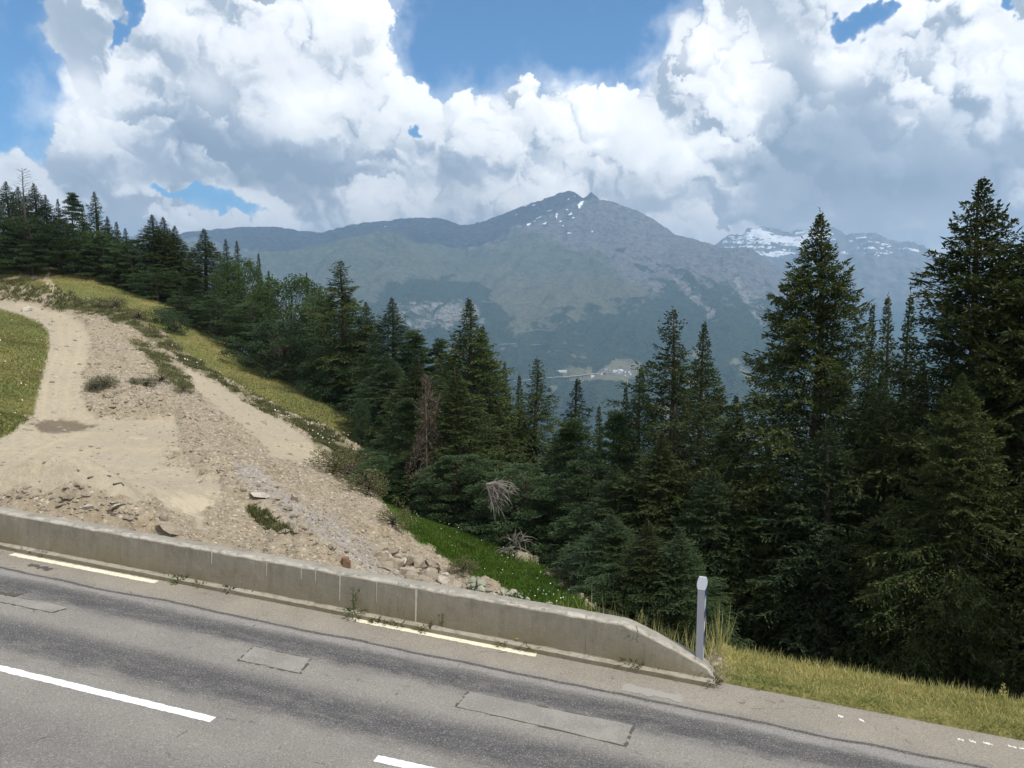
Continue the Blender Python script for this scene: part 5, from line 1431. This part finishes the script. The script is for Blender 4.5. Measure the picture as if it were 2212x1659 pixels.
tufts('meadow_grass', 50000, lambda x, y: zget(zo['leftg'] * (1 - zo['track']), x, y), 36, 110, -36, -26, (.06, .18), .036, M_GMEAD, 1.0, 9, lambda x, y: .38 + .8 * fbm(x * .2, y * .2, 3, 14))
tufts('weed_cover', 30000, lambda x, y: zget(zo['weeds'], x, y) * sstep(-.25, .1, fbm(x * .7, y * .7, 3, 55)), 24, 120, -36, 0, (.10, .38), .05, M_GWEED, .8, 10, lambda x, y: .4 + .8 * fbm(x * .6, y * .6, 3, 19))
tufts('weed_cover', 7000, lambda x, y: zget(zo['rw'], x, y) * sstep(-.3, .1, fbm(x * .9, y * .9, 3, 55)), 20, 90, -36, 0, (.10, .26), .04, M_GWEED, .7, 20)
tufts('weed_cover', 2600, lambda x, y: zget(zo['patchy'], x, y) * .8, 80, 125, -36, -26, (.2, .6), .10, M_GWEED, .8, 11)
tufts('white_flowers', 130, lambda x, y: zget(zo['weeds'], x, y), 40, 100, -34, 0, (.07, .12), .10, M_FLOW, 2.5, 12, lift=.45)
tufts('white_flowers', 150, lambda x, y: zget(zo['lush'], x, y), 17, 40, -8, 8, (.03, .05), .035, M_FLOW, 2.5, 13, lift=.26)
tufts('white_flowers', 70, lambda x, y: zget(zo['leftg'] * (1 - zo['track']), x, y), 38, 80, -36, -26, (.06, .11), .09, M_FLOW, 2.5, 14, lift=.3)

def weed_mesh(seed, h=.25, n=60, stalk=0, w=.02):
    rs = np.random.RandomState(seed)
    a = rs.uniform(0, 6.28, n); r_ = rs.rand(n) ** .6 * h * .8; zz = rs.rand(n) * h * .7
    B = np.stack([np.cos(a) * r_ * .5, np.sin(a) * r_ * .5, zz * .6], -1); D = norm(np.stack([np.cos(a), np.sin(a), rs.uniform(.1, 1.2, n)], -1))
    V = [shoots(B, D, rs.uniform(.3, .7, n) * h, rs.uniform(.6, 1.3, n) * w, rs)]
    for k in range(stalk):
        b0 = np.array([rs.normal(0, .02), rs.normal(0, .02), 0]); m_ = 14; top = b0 + np.array([rs.normal(0, .06), rs.normal(0, .06), h * rs.uniform(1.6, 2.4)])
        f = np.linspace(.3, 1, m_)[:, None]; B = b0 + (top - b0) * f
        V.append(shoots(B, norm(rs.normal(0, .8, (m_, 3)) + [0, 0, .9]), np.full(m_, .05), np.full(m_, .016), rs))
        V.append(shoots(np.array([b0]), norm(np.array([top - b0])), np.array([np.linalg.norm(top - b0)]), np.array([.008]), rs))
    V = np.concatenate(V); m_ = len(V)
    return make_mesh('leaves', V.reshape(-1, 3), np.arange(m_ * 4).reshape(-1, 4), [M_WEEDG], dict(v=np.repeat(rs.rand(m_), 4)))
M_WEEDG = leaf_material('roadside_weed', (.035, .055, .015), (.13, .15, .05), (.22, .18, .10), trans=.25, rnd=.3)
WM = [weed_mesh(1, .20, 70), weed_mesh(2, .16, 60, w=.03), weed_mesh(3, .22, 60, 3), weed_mesh(4, .14, 40), weed_mesh(5, .30, 70, 2, .025)]
WL = [(57,1187,0,1.0,'weed at the left end of the wall foot'),(72,1192,1,.9,'low weed right beside the first one at the left end of the wall foot'),(100,1196,0,1.1,'dark bushy weed above the left cream edge line'),
 (164,1204,3,1.0,'small weed above the middle of the left cream edge line'),(196,1209,0,.7,'small dark weed above the right half of the left cream edge line'),(337,1240,0,.9,'small weed right of the end of the left cream edge line'),(366,1246,3,1.2,'second small weed right of the left cream edge line'),
 (388,1254,1,1.7,'bright green spreading weed at the wall foot'),(436,1262,0,1.1,'round dark green weed right of the bright green one'),(500,1273,1,1.5,'wide low weed at the wall foot under the pale mortar streak'),(540,1281,3,1.2,'flat weed right of the wide low one'),
 (597,1288,3,.9,'tiny weed on the footing left of the middle'),(660,1302,3,1.1,'small grey weed on the footing in the middle'),(766,1330,2,1.5,'tall thin weed standing at the left end of the right cream edge line'),(812,1340,1,1.2,'weed above the left part of the right cream edge line'),
 (838,1345,3,1.1,'small weed second from the left above the right cream edge line'),(862,1350,3,1.3,'small leafy weed third from the left above the right cream edge line'),(918,1358,0,1.3,'biggest weed above the right cream edge line'),(955,1362,2,.9,'weed with a stalk just right of the biggest one'),
 (1000,1370,3,.9,'tiny weed above the middle of the right cream edge line'),(1085,1392,0,.9,'weed above the right end of the right cream edge line'),(1122,1398,0,.9,'weed with a yellow flower beside it at the wall foot'),(1150,1402,0,1.1,'grey weed past the end of the right cream edge line'),
 (1270,1420,3,1.3,'flat dry weed at the foot of the sloping wall part'),(1325,1428,3,1.1,'tiny weed at the foot of the sloping wall part'),(1370,1438,4,1.3,'tall dry grassy weed leaning on the sloping wall part'),(1422,1448,0,1.0,'weed near the low end of the wall'),
 (1475,1455,3,1.2,'small weed left below the marker post'),(1505,1462,4,.8,'dry weed below the marker post'),(1540,1476,4,.9,'dry weed at the very tip of the wall')]
for k, (px, py, mi, s_, lb) in enumerate(WL):
    p = at_road(px, py + 4); e = bpy.data.objects.new('weed', None); col.objects.link(e)
    e.location = p.tolist(); e.rotation_euler = (0, 0, k * 1.7); e.scale = (s_ * .95,) * 3
    e['label'] = lb; e['category'] = 'weed'; e['group'] = 'weeds along the wall foot'
    link('leaves', WM[mi], parent=e)
    if mi in (2, 4):
        mb = MB(); mb.tube([(0, 0, -.02), (.01, .0, .2), (.015, .01, .42)], [.006, .005, .003], 4); link('stem', mb.mesh('stem', [M_GSTRAW]), parent=e)
M_YEL = flat_mat('yellow_petals', (.75, .62, .02), .7, .1, .05)
mb = MB()
for k in range(7):
    a = k * .9; mb.add([(0, 0, .0), (.03 * math.cos(a - .3), .03 * math.sin(a - .3), .01), (.045 * math.cos(a), .045 * math.sin(a), .012), (.03 * math.cos(a + .3), .03 * math.sin(a + .3), .01)], [(0, 1, 2, 3)])
p = at_road(1118, 1398); link('flower', mb.mesh('flower', [M_YEL]), label='single yellow flower at the wall foot above the right cream edge line', cat='flower', loc=p + [0, 0, .16])
# tall plants on the verge crest
for px, py, h, lb in [(2015,1468,.62,'tall pale thistle like plant standing on the verge crest'),(1795,1440,.40,'dry brown stalky plant on the verge crest left of the pale one'),(1835,1444,.40,'second dry brown stalky plant on the verge crest'),(2165,1510,.34,'small dry plant at the right end of the verge crest'),(1385,1360,.5,'plant with white tufts behind the sloping wall part')]:
    p = on_ground(px, py + 8); rs = np.random.RandomState(px); n = 46
    z_ = rs.rand(n) * h; a = rs.uniform(0, 6.28, n); B = np.stack([0 * a, 0 * a, z_], -1); D = norm(np.stack([np.cos(a), np.sin(a), .5 + rs.rand(n)], -1))
    V = shoots(B, D, (.11 * (1 - z_ / h) + .035), np.full(n, .022), rs)
    e = bpy.data.objects.new('verge_plant', None); col.objects.link(e); e.location = p.tolist(); e['label'] = lb; e['category'] = 'plant'; e['group'] = 'plants on the verge crest'
    link('leaves', make_mesh('leaves', V.reshape(-1, 3), np.arange(n * 4).reshape(-1, 4), [M_GSTRAW], dict(v=np.full(n * 4, .35 if px in (2015, 1385) else .8))), parent=e)
    mb = MB(); mb.tube([(0, 0, -.05), (.01, 0, h * .5), (0, .01, h)], [.007, .005, .002], 4); link('stem', mb.mesh('stem', [M_GSTRAW]), parent=e)
# small bushes on the bare ground
M_BUSH = leaf_material('grey_bush', (.08, .082, .05), (.17, .165, .105), trans=.15, rnd=.2)
bush = make_broad(51, H=1.0, Rc=.8, nc_=26, nl=90, leaf=.07, mat=M_BUSH)
bush2 = make_broad(52, H=1.2, Rc=.9, nc_=26, nl=80, leaf=.06, mat=M_GWEED)
for px, py, s_, bb, lb in [(222,826,.95,bush,'grey bush on the bank right of the track, the upper one'),(206,832,.7,bush,'small grey bush left below the upper one on the bank'),(316,825,.8,bush,'flat grey bush on the ridge between track and chute'),(290,820,.5,bush,'tiny dry bush on the ridge between track and chute'),
                           (725,1012,1.5,bush2,'dark bush at the lower end of the weedy band'),(760,1030,1.5,bush2,'dark bush right of the other at the lower end of the weedy band'),(795,1060,1.2,bush2,'dark bush on the scree edge beside the first pine'),
                           (350,815,.9,bush2,'bushy weed clump in the middle of the ridge strip'),(395,838,.8,bush2,'bushy weed clump at the low end of the ridge strip'),(250,655,1.4,bush2,'wide dark bush above the bend of the track'),(215,655,1.2,bush2,'dark bush left of the wide one above the bend'),(300,680,1.2,bush2,'dark bush right of the wide one above the bend'),
                           (848,1128,.8,bush2,'green bush at the left edge of the lush grass'),(1000,1228,.6,bush2,'grey green bush between the lush grass and the rubble')]:
    p = on_ground(px, py + 10); e = bpy.data.objects.new('bush', None); col.objects.link(e); e.location = (p[0], p[1], p[2] - .15 * s_); e.scale = (s_, s_, s_ * .8); e.rotation_euler = (0, 0, px)
    e['label'] = lb; e['category'] = 'bush'; e['group'] = 'bushes on the bare ground'
    link('crown', bb['parts'][1][1], parent=e); link('trunk', bb['parts'][0][1], parent=e)
tree('broadd', 781, 862, 54, 42, 'thin young tree with a bare stem on the lower meadow')

# ------------------------------------------------------------------ dead wood
def brush(name, centre, R_, n, spread, label, mat, seed, down=.6, thick=.03):
    rs = np.random.RandomState(seed); e = bpy.data.objects.new(name, None); col.objects.link(e); e.location = centre.tolist(); e['label'] = label; e['category'] = 'dead branches'
    for k in range(n):
        a = rs.uniform(*spread); L = R_ * rs.uniform(.55, 1.1)
        d = np.array([math.cos(a), rs.uniform(-.35, .1), math.sin(a)]); d /= np.linalg.norm(d)
        pts = [np.array([0, 0, 0.]) + d * L * u + np.array([0, 0, -down * L * u * u]) + rs.normal(0, .04, 3) * u for u in (0, .25, .5, .75, 1)]
        mb = MB(); mb.tube(pts, [thick, thick * .85, thick * .65, thick * .45, thick * .2], 4, cap=False)
        for j in range(5):
            i = rs.randint(1, 4); p = pts[i]; dd = norm(pts[i + 1] - pts[i] + rs.normal(0, .25, 3)); mb.tube([p, p + dd * .25, p + dd * .5 + [0, 0, -.12]], [thick * .45, thick * .3, thick * .12], 3, cap=False)
        link('branch', mb.mesh('branch', [mat]), parent=e)
brush('dead_brush', at_d(1050, 1046, 28.6), 1.15, 22, (-1.25, .5), 'bleached dead branches arching out of the pines above the lush grass', M_BARKG, 3, .35, .024)
p = on_ground(1115, 1195); brush('fallen_branch', p + [0, 0, .2], .8, 12, (-.3, 3.3), 'tangle of fallen grey branches in the shade at the top edge of the lush grass', M_BARKG, 4, .3, .025)
p = on_ground(1205, 1225); brush('fallen_branch', p + [0, 0, .15], .7, 10, (-.4, 3.5), 'fallen bleached branches at the right end of the lush grass', M_BARKG, 6, .3, .022)
p = on_ground(990, 1140); brush('fallen_branch', p + [0, 0, .15], .7, 5, (2.4, 3.6), 'single fallen branch reaching into the lush grass', M_BARKG, 8, .25, .02)
p = on_ground(746, 1222)
mb = MB(); mb.tube([(0, 0, -.2), (0, 0, .22)], [.13, .10], 9); mb.box(.02, -.10, -.1, .14, .02, .14)
link('tree_stump', mb.mesh('tree_stump', [flat_mat('cut_wood', (.20, .125, .075), .9, .1, .4, 22.0)]), label='short reddish wooden stump just behind the wall top', cat='stump', loc=p)
for a, b_, lb in [((190,1040),(240,1034),'long thin dark stick lying on the tan ground'),((245,1052),(268,1053),'short dark stick lying on the tan ground below the long one')]:
    A_, B_ = on_ground(*a), on_ground(*b_); c_ = (A_ + B_) / 2; mb = MB()
    mb.tube([A_ - c_ + [0, 0, .04], [0, .15, .06], B_ - c_ + [0, 0, .05]], [.03, .028, .015], 5); link('stick', mb.mesh('stick', [M_BARKD]), label=lb, cat='stick', loc=c_)

# ------------------------------------------------------------------ the village across the valley
M_HW = flat_mat('white_render', (.72, .70, .66), .9, .1, .05, .2); M_HT = flat_mat('stone_wall_far', (.36, .32, .27), .9, .1, .1, .2)
M_HR = flat_mat('slate_roof', (.17, .165, .165), .8, .2, .1, .2); M_HRT = flat_mat('tin_roof', (.62, .62, .63), .5, .3, .1, .2)
def house_meshes(w, d, h, rh):
    mb = MB(); mb.box(-w / 2, -d / 2, -6, w / 2, d / 2, h); mb.add([(-w / 2, -d / 2, h), (-w / 2, d / 2, h), (-w / 2, 0, h + rh), (w / 2, -d / 2, h), (w / 2, d / 2, h), (w / 2, 0, h + rh)], [(0, 2, 1), (3, 4, 5)])
    r = MB(); o = .8; e_ = .9
    for sg in (-1, 1):
        V = []
        for z_ in (0, .5):
            V += [(-w / 2 - o, sg * (d / 2 + e_), h - .7 + z_), (w / 2 + o, sg * (d / 2 + e_), h - .7 + z_), (w / 2 + o, 0, h + rh + z_), (-w / 2 - o, 0, h + rh + z_)]
        r.add(V, [(0, 1, 2, 3), (4, 7, 6, 5), (0, 4, 5, 1), (1, 5, 6, 2), (2, 6, 7, 3), (3, 7, 4, 0)])
    return mb, r
HS = [(1450,355,1,1),(1468,352,0,1),(1530,368,1,1),(1553,380,1,0),(1583,373,2,0),(1608,376,2,0),(1626,378,1,0),(1660,383,1,1),(1700,362,0,1),(1716,350,0,1),(1737,352,0,1),(1690,352,0,1),(1480,380,0,1),(1502,390,1,1),(1572,401,0,1),(1592,405,0,0),(1660,420,1,1),(1692,416,0,1),(1715,409,1,0),(1717,427,0,0),(1682,432,0,1),(1732,395,0,1),(1640,396,0,1),(1545,396,0,0),(1465,400,0,1),(1512,404,0,1),(1530,398,1,1),(1740,368,0,1),(1703,395,0,0),(1620,402,0,1),(1400,405,1,1),(1380,412,0,1),(1352,414,0,0),(1300,440,1,0)]
rs_h = random.Random(3)
hm = {}
for kind in (0, 1, 2):
    for k in range(2):
        w, d_, h, rh = ((14, 10, 7, 3.5), (18, 11, 8, 4), (22, 14, 10, 4))[kind]; w *= (1, 1.3)[k]
        a, b_ = house_meshes(w, d_, h, rh); hm[kind, k] = (a.mesh('wall', [M_HW if kind else M_HT]), b_.mesh('roof', [M_HR]), b_.mesh('roof', [M_HRT]))
HL = {(0, 1): 'stone house with dark roof in the village across the valley', (0, 0): 'stone house with pale roof in the village across the valley', (1, 1): 'white house with dark roof in the village across the valley', (1, 0): 'white house with pale roof in the village across the valley', (2, 0): 'largest bright white building in the village across the valley'}
for k, (zx, zy, kind, dark) in enumerate(HS):
    p = on_massif((zx / 2.765 + 1900) * .54, (zy / 2.765 + 1350) * .54)
    e = bpy.data.objects.new('house', None); col.objects.link(e); e.location = p.tolist(); e.rotation_euler = (0, 0, rs_h.uniform(-.4, .4) + (1.57 if rs_h.random() < .3 else 0))
    lb = HL[kind, dark]
    e['label'] = lb; e['category'] = 'house'; e['group'] = 'houses of the far village'
    if k == 0: e['label'] = 'white house set apart at the upper left end of the far village'
    if k == 5: e['label'] = 'second bright white building, right next to the largest one in the far village'
    w_, r1, r2 = hm[kind, k % 2]
    link('wall', w_, parent=e); link('roof', r1 if dark else r2, parent=e)
for k, (zx, zy) in enumerate([(930, 378), (977, 378)]):
    p = on_massif((zx / 2.765 + 1900) * .54, (zy / 2.765 + 1350) * .54); a, b_ = house_meshes(46, 14, 6, 3)
    e = bpy.data.objects.new('farm_shed', None); col.objects.link(e); e.location = p.tolist(); e['label'] = ('left', 'right')[k] + ' one of two long white roofed sheds in the fields left of the far village'; e['category'] = 'shed'; e['group'] = 'long sheds in the valley'
    link('wall', a.mesh('wall', [M_HW]), parent=e); link('roof', b_.mesh('roof', [M_HRT]), parent=e)
def valley_strip(name, pts, w, mat):
    P = np.array([on_massif((zx / 2.765 + 1900) * .54, (zy / 2.765 + 1350) * .54) for zx, zy in pts]); n = len(P)
    V = np.concatenate([P + [0, -w / 2, 7], P + [0, w / 2, 7.5 + w * .15]])
    link(name, make_mesh(name, V, np.array([(i, i + 1, n + i + 1, n + i) for i in range(n - 1)]), [mat]), kind='structure')
M_VR = flat_mat('valley_track', (.33, .30, .26), .9, .1, .15, .02)
valley_strip('valley_road', [(430,492),(560,484),(700,470),(830,456),(900,450),(1000,446),(1130,436),(1200,432)], 13, M_VR)
valley_strip('valley_road', [(1180,428),(1250,419),(1330,412),(1400,404),(1470,385),(1560,385)], 12, M_VR)

# ------------------------------------------------------------------ unseen cloud placed to shade the far ridge
mc, tcn, bc = new_mat('cloud_white', 1.0, 0); bc.inputs['Base Color'].default_value = (.9, .9, .92, 1)
bm = bmesh.new(); bmesh.ops.create_icosphere(bm, subdivisions=5, radius=1.0)
co = np.array([v.co[:] for v in bm.verts]); nn = fbm(co[:, 0] * 2.2, co[:, 1] * 2.2 + co[:, 2] * 3, 4, 99)
for v, q in zip(bm.verts, nn):
    f = 1 + .55 * float(q); v.co = Vector((v.co.x * 2850 * f, v.co.y * 960 * f, v.co.z * 260 * f))
cm = bpy.data.meshes.new('cloud'); bm.to_mesh(cm); bm.free(); cm.materials.append(mc); cm.polygons.foreach_set('use_smooth', [True] * len(cm.polygons))
link('cloud', cm, kind='stuff', loc=(-150, 9200, 5000))

def slope_strip(pts, w):
    P = np.array([on_massif(*p) for p in pts]); n = len(P)
    V = np.concatenate([P + [0, -w / 2, 4], P + [0, w / 2, 4 + w * .2]])
    link('mountain_track', make_mesh('mountain_track', V, np.array([(i, i + 1, n + i + 1, n + i) for i in range(n - 1)]), [M_VR]), kind='structure')
slope_strip([(1040, 652), (1062, 655), (1090, 654), (1125, 656), (1150, 654)], 11)
slope_strip([(1045, 716), (1085, 722), (1120, 718), (1160, 713), (1200, 716)], 9)
slope_strip([(1060, 746), (1110, 744), (1165, 746), (1215, 742), (1260, 748)], 9)
slope_strip([(1100, 600), (1150, 606), (1200, 612), (1260, 616)], 8)
